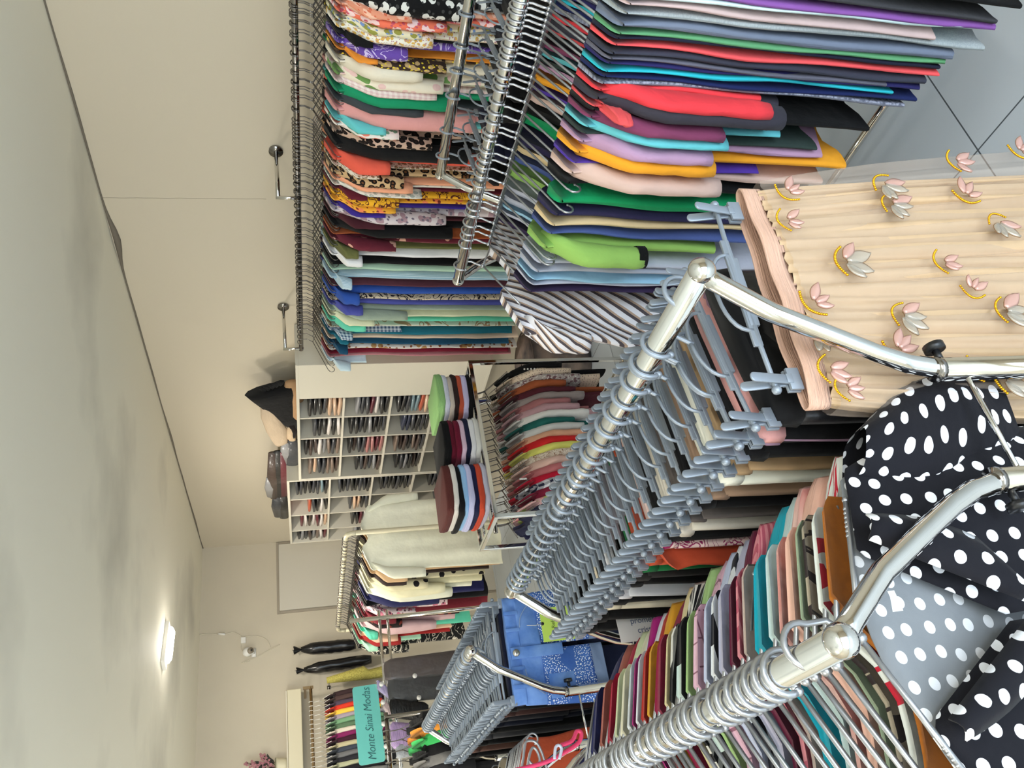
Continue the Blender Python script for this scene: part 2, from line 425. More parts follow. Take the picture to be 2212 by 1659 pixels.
# pieces that are clipped by the waist
def clipped(kind, P, rz, mat, label, group, L=0.7, hw=0.15, t=0.012, flare=1.1, band=None, amp=0.006, seed=None, cat=None, legs=False, z0=-0.118):
    seed = seed if seed is not None else RNG.randint(1, 999)
    r = empty(kind, P, rz, label, cat or kind, group); rd = random.Random(seed); ph = rd.random() * 6
    def shell(xa, xb, za, zb, nr, nc, wfl, tt):
        mb = MB(); g = []; uv = []
        for j in range(nr + 1):
            f = j / nr; row = []; uvr = []
            for i in range(2 * nc):
                side = 1 if i < nc else -1; q = i if i < nc else 2 * nc - i; a = pi * q / nc
                e = cos(a); e = math.copysign(abs(e) ** 0.85, e)
                xc = (xa + xb) / 2; x = xc * (1 + (wfl - 1) * f) + e * (xb - xa) / 2 * (1 + (wfl - 1) * f)
                z = za + (zb - za) * f + 0.006 * sin(x * 24 + ph) * f
                y = side * tt * (sin(a) ** 0.6 if 0 < q < nc else 0) * (1 + 0.4 * f)
                y += amp * min(1, f * 2) * (sin(e * 9 + ph + f) + 0.6 * sin(e * 19 + ph * 2) + noise.noise(Vector((x * 8, z * 5, seed))))
                row.append((x, y, z)); uvr.append((x + (0.6 if side < 0 else 0) + seed * 0.11, z + seed * 0.03))
            g.append(row); uv.append(uvr)
        n0 = mb.quadgrid(g, True, uv); n = 2 * nc
        mb.cap([n0 + k for k in reversed(range(n))]); mb.cap([n0 + nr * n + k for k in range(n)])
        return mb
    if legs:
        shell(-hw, hw, z0 - 0.03, z0 - 0.24, 6, 18, 1.05, t).build('hip_panel', mat, r)
        shell(-hw, -0.005, z0 - 0.23, -L, 10, 10, 0.98, t * 0.9).build('leg', mat, r)
        shell(0.005, hw, z0 - 0.23, -L, 10, 10, 0.98, t * 0.9).build('leg', mat, r)
    else:
        shell(-hw, hw, z0 - 0.03, -L, 14, 20, flare, t).build('panel', mat, r)
    shell(-hw * 1.01, hw * 1.01, z0, z0 - 0.035, 2, 16, 1.0, t * 1.15).build('waistband', band or mat, r)
    return r

# ------------------------------------------------------------------ hangers
def wire_hanger(mat, r=0.003, hookr=0.021, half=0.2, drop=0.075, label='', group='', curl=True, seg=8, teeth=True):
    root = empty('wire_hanger', (0, 0, 0), 0, label, 'hanger', group)
    mb = MB()
    path = arc(0, 0, hookr, 205, -25, 12) + [(hookr * 0.95, 0, -0.032), (0.006, 0, -0.05), (0.0, 0, -0.062)]
    mb.tube(path, r, seg); mb.ball((path[0]), r * 1.35, 8, 5); mb.ball((0, 0, -0.0625), r * 1.9, 8, 5)
    mb.build('hook', mat, root)
    mb = MB()
    for s in (-1, 1):
        tip = Vector((s * half, 0, -0.062 - drop * half / 0.205))
        d = Vector((s, 0, -drop / 0.205)).normalized()
        p = [Vector((0, 0, -0.0625)), tip]
        if curl:
            c = tip + Vector((-s * 0.004, 0, -0.017))
            p += [c + Vector((s * 0.015 * sin(a), 0, 0.015 * cos(a))) for a in [0.3 + 0.45 * k for k in range(10)]]
        mb.tube(p, r * 0.95, seg - 2)
        mb.ball(p[-1], r * 1.2, 6, 4)
        # little teeth that stop straps from sliding
        for k in range(7 if teeth else 0):
            q = Vector((0, 0, -0.0625)).lerp(tip, 0.72 + 0.035 * k); mb.ball((q.x, 0, q.z + r * 0.45), r * 0.75, 6, 4)
    mb.build('shoulder_bars', mat, root)
    return root
def paddle(mb, x, p0, p1, w, th, n=8):
    """flat plate with rounded ends from p0 to p1 (y, z), w wide in x"""
    d = Vector((0, p1[0] - p0[0], p1[1] - p0[1])); L_ = d.length; d.normalize(); nrm = Vector((0, -d.z, d.y)); o = Vector((x, p0[0], p0[1])); r_ = w / 2
    out = [(r_ * cos(pi + pi * k / n), -r_ * 0.9 * sin(pi * k / n)) for k in range(n + 1)] + [(r_ * cos(pi * k / n) , L_ + r_ * 0.3 * sin(pi * k / n)) for k in range(n + 1)]
    rows = []
    for q, sc_ in ((-.5, .8), (-.3, 1), (.3, 1), (.5, .8)):
        rows.append([o + Vector((u * sc_, 0, 0)) + d * (v if sc_ == 1 else (v - L_ / 2) * .97 + L_ / 2) + nrm * th * q for u, v in out])
    n0 = mb.quadgrid(rows, True); m_ = len(out); mb.cap([n0 + k for k in reversed(range(m_))]); mb.cap([n0 + 3 * m_ + k for k in range(m_)])
def clip_mesh(name, mat, parent, x):
    c = MB()
    for s in (-1, 1):
        paddle(c, x, (s * .0125, .030 - .085), (s * .0035, -.020 - .085), .0125, .0032)
        c.box((x, s * 0.0036, -0.029 - 0.085), (0.029, 0.0042, 0.017))
        c.box((x, s * 0.0052, -0.0215 - 0.085), (0.012, 0.0035, 0.008))
    c.tube([(x, -0.007, -0.088), (x, 0.007, -0.088)], 0.004, 8)
    o = c.build(name, mat, parent, bevel=0.0006)
    b = MB(); b.ball((x + math.copysign(0.0125, x), 0, -0.088), 0.0062, 8, 6); b.build('bolt', mat, o)
    return o
def clip_hanger(mat, label, group, half=0.13):
    root = empty('clip_hanger', (0, 0, 0), 0, label, 'hanger', group)
    mb = MB(); r = 0.0033
    path = arc(0, 0, 0.0225, 215, -30, 12) + [(0.017, 0, -0.028), (0.004, 0, -0.045), (0, 0, -0.052)]
    mb.tube(path, r, 8); mb.ball(path[0], 0.0048, 8, 5); mb.build('hook', mat, root)
    mb = MB()
    for s in (-1, 1):
        mb.tube([(0, 0, -0.048)] + [(s * (0.004 + 0.054 * sin(a * pi / 2)), 0, -0.083 + 0.034 * cos(a * pi / 2) ** .8) for a in (0.08, .2, .35, .5, .65, .8, .92, 1.0)], 0.0028, 6)
    mb.build('brace', mat, root)
    mb = MB()
    mb.tube([(-half - 0.008, 0, -0.088), (-half * 0.5, 0, -0.0855), (0, 0, -0.085), (half * 0.5, 0, -0.0855), (half + 0.008, 0, -0.088)], 0.0036, 6)
    mb.box((0, 0, -0.0835), (half * 1.25, 0.0045, 0.0125)); mb.box((0, 0, -0.087), (half * 0.8, 0.006, 0.014))
    mb.build('bar', mat, root, bevel=0.0008)
    for s in (-1, 1): clip_mesh('clip', mat, root, s * half)
    return root
_proto_used = {}
def place_hanger(proto, P, rz=0.0, ry=0.0):
    k = proto.name
    o = proto if k not in _proto_used else copy_tree(proto)
    _proto_used[k] = 1
    o.location = P; o.rotation_euler = (0, ry, rz); return o

# ------------------------------------------------------------------ double chrome racks
ZR = EYE - 0.47                               # height of the rails
Y0R, Y1R = 0.665, 1.795
def double_rack(label, group):
    """two parallel rails on slanted arms above twin posts; origin on the floor below the middle"""
    root = empty('double_clothes_rack', (0, 0, 0), 0, label, 'clothes rack', group)
    LN = Y1R - Y0R
    for s in (-1, 1):
        X = 0.219 * s
        mb = MB(); mb.tube([(X, 0, ZR), (X, LN, ZR)], 0.0155, 20)
        ra = mb.build('rail', CHROME, root)
        for y in (0, LN):
            mb = MB(); mb.ball((X, y, ZR), 0.0172, 18, 12, (1, 0.85, 1)); mb.build('ball_cap', CHROME, ra)
        for y in (0.006, LN - 0.006):
            bend = [(X, y, ZR), (s * 0.16, y, ZR - 0.075), (s * 0.098, y, ZR - 0.19), (s * 0.083, y, ZR - 0.225), (s * 0.075, y, ZR - 0.262), (s * 0.073, y, ZR - 0.31)]
            sm = []
            for i in range(len(bend) - 1):
                for k in range(4): sm.append(Vector(bend[i]).lerp(Vector(bend[i + 1]), k / 4))
            sm.append(Vector(bend[-1]))
            mb = MB(); mb.tube(sm, 0.0118, 16); arm = mb.build('arm', CHROME, root)
            mb = MB(); mb.tube([(s * 0.073, y, ZR - 0.262), (s * 0.073, y, 0.06)], 0.0142, 16); pole = mb.build('pole', CHROME, root)
            mb = MB(); mb.tube([(s * 0.073, y, ZR - 0.258), (s * 0.073, y, ZR - 0.266)], 0.0152, 16); mb.build('collar', CHROMED, pole)
            mb = MB()
            ky = -0.02 if y < 0.5 else 0.02
            mb.tube([(s * 0.085, y, ZR - 0.275), (s * 0.102, y, ZR - 0.275)], 0.0045, 8); mb.tube([(s * 0.100, y, ZR - 0.275), (s * 0.108, y, ZR - 0.275)], 0.0125, 14); mb.build('knob', BLACKP, pole)
    for y in (0.006, LN - 0.006):
        mb = MB(); mb.tube([(-0.073, y, ZR - 0.30), (0.073, y, ZR - 0.30)], 0.0032, 8)
        mb.build('link_rod', CHROME, root)
        mb = MB(); mb.tube([(-0.24, y, 0.062), (0.24, y, 0.062)], 0.0135, 12); ft = mb.build('foot', CHROME, root)
        for x in (-0.22, 0.22):
            mb = MB(); mb.tube([(x - 0.009, y, 0.024), (x + 0.009, y, 0.024)], 0.024, 14); mb.box((x, y, 0.045), (0.012, 0.02, 0.03)); mb.build('caster', BLACKP, ft)
    mb = MB(); mb.tube([(0, 0.022, 0.062), (0, LN - 0.022, 0.062)], 0.012, 10); mb.build('floor_bar', CHROME, root)
    return root
rk = double_rack('chrome double rack nearest the photographer, with clip hangers and dense wire hangers', 'chrome double racks')
rk.location = (0.357, Y0R, 0)
for k, (x, y, lb) in enumerate(((1.735, Y0R + 0.005, 'chrome double rack in front of the wall rail, its rails ending beside the green top'), (0.379, 2.37, 'chrome double rack behind the nearest one, with denim shorts at its end'))):
    c = copy_tree(rk); c.location = (x, y, 0); c['label'] = lb
XE, XD, XG, XF, XB, XC = 0.138, 0.576, 0.160, 0.598, 1.516, 1.954

W_, K_ = (240, 238, 232), (14, 14, 16)
GROUPS = {}
def words(l): return ' '.join(l.split()[:16])
USED = set()
def mklabel(desc, kind, where, prev, nxt):
    k = kind.replace('_', ' ')
    for l in ('%s %s on %s, between the %s and %s ones' % (desc, k, where, prev, nxt) if prev and nxt else '%s %s at the end of %s, beside the %s one' % (desc, k, where, prev or nxt),
              '%s %s on %s, behind the %s one' % (desc, k, where, prev or nxt), '%s %s, behind the %s one' % (desc, k, prev or nxt)):
        if len(l.split()) <= 16 and l not in USED:
            USED.add(l); return l
    l = ' '.join(l.split()[:16]); USED.add(l); return l
def run_row(where, group, items, X, zr, rz=0.0, hanger=None, along='Y', cross=None, garm=garment, zof=0.0):
    """items: (position along rail, description, kind, material, options)"""
    for i, (pos, desc, kind, mat, kw) in enumerate(items):
        kw = dict(kw)
        prev = items[i - 1][1] if i else None; nxt = items[i + 1][1] if i < len(items) - 1 else None
        lab = mklabel(desc, kind, where, prev, nxt)
        yaw = rz + kw.pop('yaw', 0) + RNG.uniform(-0.02, 0.02)
        dz = kw.pop('dz', 0)
        P = (X, pos, zr + dz) if along == 'Y' else (pos, X, zr + dz)
        if along == 'X': yaw += pi / 2
        kw.setdefault('seed', 17 + i * 7 + len(desc))
        fn = kw.pop('fn', garm)
        o = fn(kind, P, yaw, mat, lab, group, **kw)
        if hanger is not None: place_hanger(hanger, P, yaw)

# ------------------------------------------------------------------ the long rail on the right wall
XR = 2.70; ZW = EYE - 0.038
root = empty('wall_rail', (XW, 0.3, ZW), 0, 'long dark chrome rail on brackets along the right wall, packed with hangers', 'rail')
mb = MB(); mb.tube([(XR - XW, 0, 0), (XR - XW, 3.50, 0)], 0.0125, 12); mb.build('rail', CHROMED, root)
for y in (3.49, 2.35, 1.2, 0.1):
    mb = MB(); mb.tube([(-0.002, y, 0.09), (-0.012, y, 0.09)], 0.032, 16); mb.build('rosette', CHROMED, root)
    mb = MB(); mb.tube([(-0.01, y, 0.09), (XR - XW, y, 0.085)], 0.0095, 10); mb.tube([(XR - XW, y, 0.095), (XR - XW, y, -0.014)], 0.0085, 10); mb.build('bracket', CHROME, root)
HW = wire_hanger(WIRED, 0.0021, 0.018, 0.185, 0.085, 'thin dull steel wire hanger on the long wall rail', 'wire hangers on the wall rail', curl=True, seg=6)
blk = fab(K_); 
def YW(y, x=760): return at(x, y, X=2.49).y + 0.012
WL = [
 (-14, 'black white-sprigged', 'blouse', fab(K_, 'flo', (225, 225, 220), (60, 60, 60), 0.9), dict(L=.85, sl=.42, t=.03)),
 (8, 'coral scroll', 'dress', fab((226, 150, 120), 'flo', (240, 190, 165), (215, 110, 80), .8), dict(L=.95, sl=.22, t=.013)),
 (26, 'coral floral', 'dress', fab((238, 120, 92), 'flo', (246, 214, 214), (200, 90, 110), .9), dict(L=.98, sl=.34, t=.014)),
 (42, 'yellow-green floral', 'dress', fab((228, 222, 190), 'flo', (150, 150, 70), (120, 150, 200), .9), dict(L=.95, sl=.26, t=.013)),
 (58, 'white sprig', 'dress', fab((240, 236, 222), 'flo', (222, 180, 90), (190, 140, 150), 2.0), dict(L=.98, sl=.30, t=.02)),
 (72, 'black capped-sleeve', 'top', blk, dict(L=.8, sl=.1, t=.01)),
 (90, 'purple white-flowered', 'dress', fab((106, 76, 168), 'bra', (214, 200, 236), (214, 200, 236), .9), dict(L=.98, sl=.22, t=.019)),
 (106, 'orange', 'top', fab((238, 148, 52)), dict(L=.7, sl=.12, t=.008)),
 (116, 'brown ornate', 'blouse', fab((60, 44, 36), 'flo', (190, 160, 110), (235, 210, 60), 1.1), dict(L=.85, sl=.36, t=.012)),
 (134, 'cream ruffle-sleeved', 'blouse', fab((232, 224, 204)), dict(L=.95, sl=.28, t=.022, puff=.3)),
 (158, 'cream leaf-print', 'blouse', fab((236, 226, 206), 'flo', (110, 150, 84), (232, 196, 190), .35), dict(L=.98, sl=.36, t=.02)),
 (176, 'pale plaid', 'blouse', fab((238, 226, 220), 'chk', (216, 186, 186), s=2.2), dict(L=.95, sl=.34, t=.014)),
 (195, 'kelly green', 'blouse', fab((22, 142, 98)), dict(L=.98, sl=.4, t=.022)),
 (217, 'charcoal', 'blouse', fab((62, 66, 70)), dict(L=.95, sl=.3, t=.014)),
 (238, 'rose pink', 'dress', fab((222, 158, 156)), dict(L=1.0, sl=.5, t=.03, puff=.2)),
 (258, 'turquoise', 'top', fab((104, 198, 200)), dict(L=.8, sl=.17, t=.014)),
 (272, 'white coral-flowered', 'blouse', fab((240, 230, 222), 'flo', (236, 130, 110), (120, 160, 130), .6), dict(L=.95, sl=.22, t=.014)),
 (290, 'dark leopard', 'dress', fab((200, 170, 150), 'leo', (40, 26, 22), (20, 14, 12), .8), dict(L=1.0, sl=.35, t=.016)),
 (312, 'plain black', 'dress', blk, dict(L=1.02, sl=.5, t=.032)),
 (345, 'coral crepe', 'blouse', fab((232, 96, 76)), dict(L=.8, sl=.2, t=.022, puff=.2)),
 (358, 'small-floral white', 'blouse', fab((225, 215, 195), 'flo', (150, 120, 90), (90, 100, 70), 1.8), dict(L=.85, sl=.16, t=.008)),
 (374, 'tan leopard', 'blouse', fab((206, 172, 128), 'leo', (110, 70, 40), (24, 16, 14), .8), dict(L=1.02, sl=.26, t=.022)),
 (388, 'peach', 'blouse', fab((240, 168, 132)), dict(L=.85, sl=.3, t=.014)),
 (398, 'white print', 'blouse', fab((228, 226, 214), 'flo', (170, 180, 170), (205, 205, 195), 1.2), dict(L=.8, sl=.34, t=.008)),
 (406, 'maroon short', 'top', fab((100, 30, 44)), dict(L=1.0, sl=.12, t=.008)),
 (418, 'mustard floral', 'dress', fab((238, 176, 42), 'bra', (90, 40, 30), s=.9), dict(L=1.02, sl=.25, t=.018)),
 (432, 'orange-yellow', 'blouse', fab((244, 180, 60), 'flo', (242, 140, 90), (120, 50, 40), .8), dict(L=.7, sl=.24, t=.01)),
 (444, 'royal purple', 'top', fab((58, 42, 140)), dict(L=.75, sl=.2, t=.01)),
 (456, 'mauve floral', 'dress', fab((214, 204, 208), 'flo', (170, 140, 150), (120, 110, 125), .8), dict(L=1.0, sl=.46, t=.019)),
 (471, 'dark maroon', 'dress', fab((72, 30, 38)), dict(L=1.05, sl=.2, t=.012)),
 (486, 'long black', 'dress', blk, dict(L=1.08, sl=.5, t=.022)),
 (506, 'rust brown', 'dress', fab((168, 88, 50)), dict(L=1.08, t=.010)),
 (517, 'wine', 'blouse', fab((98, 34, 48), 'flo', (104, 36, 50), (220, 170, 150), .35), dict(L=1.0, sl=.26, t=.017)),
 (534, 'olive', 'dress', fab((104, 106, 62)), dict(L=1.08, sl=.1, t=.018)),
 (551, 'white', 'dress', fab((234, 234, 236)), dict(L=1.08, sl=.12, t=.018)),
 (570, 'black pleated', 'dress', blk, dict(L=1.08, t=.018)),
 (584, 'mint', 'blouse', fab((182, 214, 190)), dict(L=1.05, t=.014)),
 (602, 'blue pinstripe', 'dress', fab((150, 184, 204), 'st', (206, 222, 232), s=3.6), dict(L=1.1, sl=.08, t=.022)),
 (619, 'burgundy', 'dress', fab((94, 52, 62)), dict(L=1.1, t=.01)),
 (634, 'cobalt blue', 'dress', fab((48, 84, 168)), dict(L=1.1, sl=.12, t=.024)),
 (647, 'cream swirl-print', 'dress', fab((226, 208, 178), 'bra', (40, 34, 40), s=.8), dict(L=1.1, t=.008)),
 (657, 'violet blue', 'dress', fab((76, 82, 160)), dict(L=1.1, sl=.14, t=.018)),
 (670, 'sage grey', 'blouse', fab((166, 180, 160)), dict(L=1.1, sl=.36, t=.012)),
 (681, 'pale yellow', 'dress', fab((218, 220, 186)), dict(L=1.12, sl=.2, t=.014)),
 (694, 'bright mint', 'dress', fab((104, 206, 176)), dict(L=1.16, sl=.16, t=.018)),
 (706, 'ivory lettered', 'dress', fab((216, 216, 200), 'bra', (170, 130, 100), s=.4), dict(L=1.14, t=.010)),
 (714, 'blue gingham', 'blouse', fab((72, 96, 130), 'chk', (214, 222, 232), s=2.4), dict(L=.5, sl=.1, t=.008)),
 (722, 'deep teal', 'dress', fab((32, 110, 130)), dict(L=1.1, sl=.08, t=.010)),
 (732, 'beige', 'dress', fab((214, 190, 168)), dict(L=1.13, t=.018, neck=.12)),
 (744, 'petrol piped', 'dress', fab((26, 74, 104)), dict(L=1.1, sl=.08, t=.014)),
 (754, 'white gold-flowered', 'dress', fab((232, 222, 214), 'flo', (186, 140, 90), (150, 90, 60), .7), dict(L=1.14, t=.010)),
 (763, 'crimson', 'dress', fab((112, 20, 42)), dict(L=1.1, t=.015)),
 (771, 'dusky pink', 'dress', fab((196, 130, 136)), dict(L=1.12, t=.008)),
 (780, 'pale blue cropped', 'top', fab((200, 220, 230)), dict(L=.34, sl=.1, t=.014)),
]
WI = []
for (y, d, k, m, kw) in WL:
    p = YW(y) + (0.0 if y > 20 else 0)
    WI.append((p, d, k, m, kw))
run_row('the wall rail', 'garments on the wall rail', WI, XR, ZW, hanger=HW)
# bare hangers crowded between them
y = 1.50
while y < 3.74:
    place_hanger(HW, (XR, y, ZW), RNG.uniform(-.08, .08)); y += RNG.uniform(0.030, 0.05)

# ------------------------------------------------------------------ middle rack: outer rail (B)
HB = wire_hanger(WIRE, 0.0028, 0.021, 0.17, 0.090, 'silver wire hanger on the middle chrome rack', 'silver wire hangers on the middle rack', curl=False)
HBC = wire_hanger(WIRE, 0.0028, 0.021, 0.20, 0.085, 'silver wire hanger with curled tips on the middle chrome rack', 'curl-tipped hangers on the middle rack')
for yy in (1.27, 1.335, 1.50, 1.52): place_hanger(HBC, (1.516, yy, ZR), 0.14)
def YBm(y, x=1400): return at(x, y, X=1.30).y + 0.035
BL = [
 (-75, 'black long', 'dress', blk, dict(L=.95, t=.012)),
 (-30, 'dark grey', 'dress', fab((60, 60, 64)), dict(L=.92, t=.01)),
 (-14, 'purple', 'dress', fab((134, 84, 160)), dict(L=.93, t=.011)),
 (4, 'icy white', 'dress', fab((208, 230, 232)), dict(L=.90, t=.009)),
 (20, 'dusty pink', 'dress', fab((196, 172, 170)), dict(L=.82, t=.010)),
 (42, 'light grey', 'dress', fab((164, 172, 174), 'hea', (150, 158, 162)), dict(L=.95, t=.012)),
 (62, 'slate grey', 'dress', fab((112, 122, 142)), dict(L=.88, t=.018)),
 (84, 'leaf green', 'dress', fab((96, 158, 112)), dict(L=.88, t=.010)),
 (97, 'midnight', 'dress', fab((28, 32, 52)), dict(L=.87, t=.010)),
 (111, 'coral red', 'dress', fab((236, 88, 92)), dict(L=.89, t=.009)),
 (126, 'graphite', 'dress', fab((56, 58, 72)), dict(L=.86, t=.013)),
 (141, 'steel grey', 'dress', fab((98, 98, 112)), dict(L=.78, t=.010)),
 (152, 'indigo', 'dress', fab((40, 38, 92)), dict(L=.87, t=.009)),
 (167, 'cyan', 'dress', fab((44, 184, 200)), dict(L=.80, t=.009)),
 (179, 'navy', 'dress', fab((24, 36, 84)), dict(L=.88, t=.010)),
 (192, 'heather grey', 'dress', fab((160, 164, 182), 'hea', (96, 100, 116), s=.6), dict(L=.85, t=.011)),
 (208, 'red', 'jacket', fab((226, 62, 70)), dict(L=.5, sl=.36, t=.012, cat='jacket')),
 (226, 'charcoal zip', 'jacket', fab((58, 56, 66)), dict(L=.55, sl=.40, t=.020, cat='jacket')),
 (240, 'coral-trimmed', 'top', fab((220, 84, 86)), dict(L=.5, sl=.06, t=.007)),
 (252, 'black', 'dress', blk, dict(L=.80, t=.014)),
 (270, 'plum', 'blouse', fab((126, 60, 92)), dict(L=.55, sl=.28, t=.012)),
 (290, 'turquoise', 'blouse', fab((104, 196, 204)), dict(L=.6, sl=.30, t=.010)),
 (304, 'dark green', 'dress', fab((48, 62, 58)), dict(L=.7, t=.010)),
 (318, 'lilac', 'dress', fab((184, 146, 176)), dict(L=.74, sl=.28, t=.014)),
 (344, 'marigold', 'dress', fab((240, 164, 44)), dict(L=.80, sl=.30, t=.016, flare=1.1)),
 (366, 'violet', 'top', fab((80, 54, 160)), dict(L=.6, t=.008)),
 (386, 'blush', 'cardigan', fab((214, 184, 172)), dict(L=.78, sl=.34, t=.018)),
 (410, 'jet black', 'dress', blk, dict(L=.78, t=.016)),
 (446, 'emerald', 'dress', fab((18, 150, 92)), dict(L=.72, t=.030, neck=.15)),
 (478, 'ink blue', 'dress', fab((44, 40, 74)), dict(L=.72, t=.016)),
 (496, 'straw', 'dress', fab((220, 196, 152)), dict(L=.76, t=.016)),
 (516, 'denim blue', 'top', fab((74, 92, 150)), dict(L=.7, t=.012)),
 (545, 'lime green', 'polo_shirt', fab((146, 188, 96)), dict(L=.6, sl=.24, t=.022, cuff=blk, cat='shirt')),
 (577, 'pearl grey', 'dress', fab((184, 188, 204)), dict(L=.82, t=.014)),
 (597, 'pale grey', 'dress', fab((174, 180, 196)), dict(L=.80, t=.016)),
 (613, 'sky blue', 'dress', fab((160, 206, 234)), dict(L=.6, t=.008)),
 (624, 'silver grey', 'dress', fab((188, 190, 206)), dict(L=.82, t=.008)),
 (640, 'aubergine', 'dress', fab((50, 38, 72)), dict(L=.85, t=.012)),
]
BI = []
for (y, d, k, m, kw) in BL:
    BI.append((YBm(y), d, k, m, kw))
for it in BI: it[4].setdefault('neck', .115); it[4]['drop'] = .074; it[4]['dip'] = .10
run_row('the middle rack', 'garments on the outer rail of the middle rack', BI, XB, ZR, rz=0.14, hanger=HB)
place_hanger(HB, (XB, 1.735, ZR), 0.2)
garment('blouse', (XB - 0.01, 1.752, ZR), 0.05, fab((236, 234, 240), 'st3', (84, 76, 80), (186, 160, 140), s=1.05, ang=0.5),
        'flared striped white grey and brown blouse at the far end of the middle rack', 'garments on the outer rail of the middle rack',
        L=.66, hw=.235, t=.03, flare=1.45, neck=.09, seed=77, amp=.012, hi=True, sl=.16, cat='blouse')

# middle rack: inner rail (C), clip hangers with dark skirts
HC = clip_hanger(PLAST, 'blue-grey clip hanger on the rail behind the middle rack front rail', 'clip hangers on the middle rack')
CI = [(1.12, 'black knit', 'skirt', blk, {}), (1.235, 'black crepe', 'skirt', fab((20, 20, 26)), {}), (1.33, 'navy black', 'skirt', fab((20, 22, 40)), {}),
      (1.41, 'matt black', 'skirt', blk, {}), (1.495, 'off-black', 'skirt', fab((30, 28, 30)), {}), (1.62, 'dark navy', 'skirt', fab((18, 20, 44)), {}), (1.72, 'deep black', 'skirt', fab((16, 16, 18)), {})]
for c in CI: c[4].update(L=.72, t=.016, fn=clipped, hw=.15)
run_row('the inner rail', 'dark skirts on the inner rail of the middle rack', CI, XC, ZR, rz=0.25, hanger=HC)

# ------------------------------------------------------------------ nearest rack: clip-hanger rail (D)
HD = clip_hanger(PLAST, 'blue-grey clip hanger on the nearest double rack', 'clip hangers on the nearest rack')
DI = []
dl = [(.765, 'black satin', 'skirt', fab((24, 24, 28), sat=True), dict(L=.7, t=.02, band=blk)),
 (.80, 'mauve', 'skirt', fab((150, 120, 140)), dict(L=.45, t=.006)),
 (.832, 'black fringed pink-lined', 'skirt', blk, dict(L=.72, t=.016, band=fab((206, 150, 146)))),
 (.875, 'black boucle', 'skirt', blk, dict(L=.7, t=.018)), (.905, 'tan', 'trousers', fab((170, 140, 104)), dict(L=.75, t=.010, legs=True)),
 (.945, 'ivory', 'trousers', fab((232, 230, 214)), dict(L=.8, t=.018, legs=True)), (.985, 'taupe', 'trousers', fab((150, 122, 100)), dict(L=.8, t=.013, legs=True)),
 (1.02, 'black crepe', 'skirt', blk, dict(L=.7, t=.014)), (1.065, 'grey-brown', 'skirt', fab((96, 88, 84)), dict(L=.66, t=.010)),
 (1.11, 'cream crinkled', 'skirt', fab((214, 206, 192)), dict(L=.7, t=.018, amp=.01)), (1.155, 'black lace-edged', 'skirt', blk, dict(L=.7, t=.02)),
 (1.195, 'pink lace', 'shorts', fab((236, 206, 200), 'bra', (150, 40, 90), s=2), dict(L=.38, t=.012)), (1.235, 'terracotta', 'trousers', fab((150, 66, 48)), dict(L=.75, t=.016, legs=True)),
 (1.275, 'rust orange', 'skirt', fab((196, 84, 52)), dict(L=.7, t=.016)), (1.325, 'bottle green', 'skirt', fab((20, 110, 60)), dict(L=.7, t=.016)),
 (1.375, 'faded black', 'trousers', fab((44, 42, 42)), dict(L=.78, t=.018, legs=True)), (1.42, 'black stretch', 'trousers', blk, dict(L=.78, t=.018, legs=True)),
 (1.47, 'white', 'shorts', fab((226, 226, 230)), dict(L=.36, t=.012)), (1.52, 'black pleated', 'skirt', blk, dict(L=.7, t=.02)),
 (1.57, 'cream eyelet', 'shorts', fab((226, 214, 190)), dict(L=.34, t=.014)), (1.63, 'black denim', 'trousers', blk, dict(L=.8, t=.02, legs=True)), (1.71, 'soft black', 'skirt', fab((20, 20, 22)), dict(L=.7, t=.022))]
DY = []
for v in (742, 786, 790, 824, 860, 893, 925, 955, 985, 1012, 1036, 1058, 1078, 1098, 1116, 1134, 1150, 1166, 1182, 1198, 1213, 1228, 1240, 1252, 1262, 1272, 1280):
    DY.append(at(1500 - (v - 600) * .558, v, Z=ZR).y)
_free = list(DY)
for i, it in enumerate(dl):
    c_ = min(_free, key=lambda q: abs(q - it[0])); _free.remove(c_); dl[i] = (c_,) + it[1:]
dl.sort(key=lambda q: q[0]); DY = [0] * len(dl) + _free
for it in dl:
    it[4].update(fn=clipped, hw=it[4].get('hw', .138)); DI.append(it)
run_row('the nearest rack', 'clipped garments on the nearest rack', DI, XD, ZR, rz=0.1, hanger=HD)
for v in DY[len(dl):]: place_hanger(HD, (XD, v, ZR), 0.12 + RNG.uniform(-.05, .05))
# rust garment draped between the hangers
garment('blouse', (XD - 0.02, 1.255, ZR - 0.02), 0.1, fab((190, 76, 46)), 'rust orange blouse hanging among the clip hangers of the nearest rack', 'clipped garments on the nearest rack', L=.4, hw=.15, t=.010, seed=5, cat='blouse')

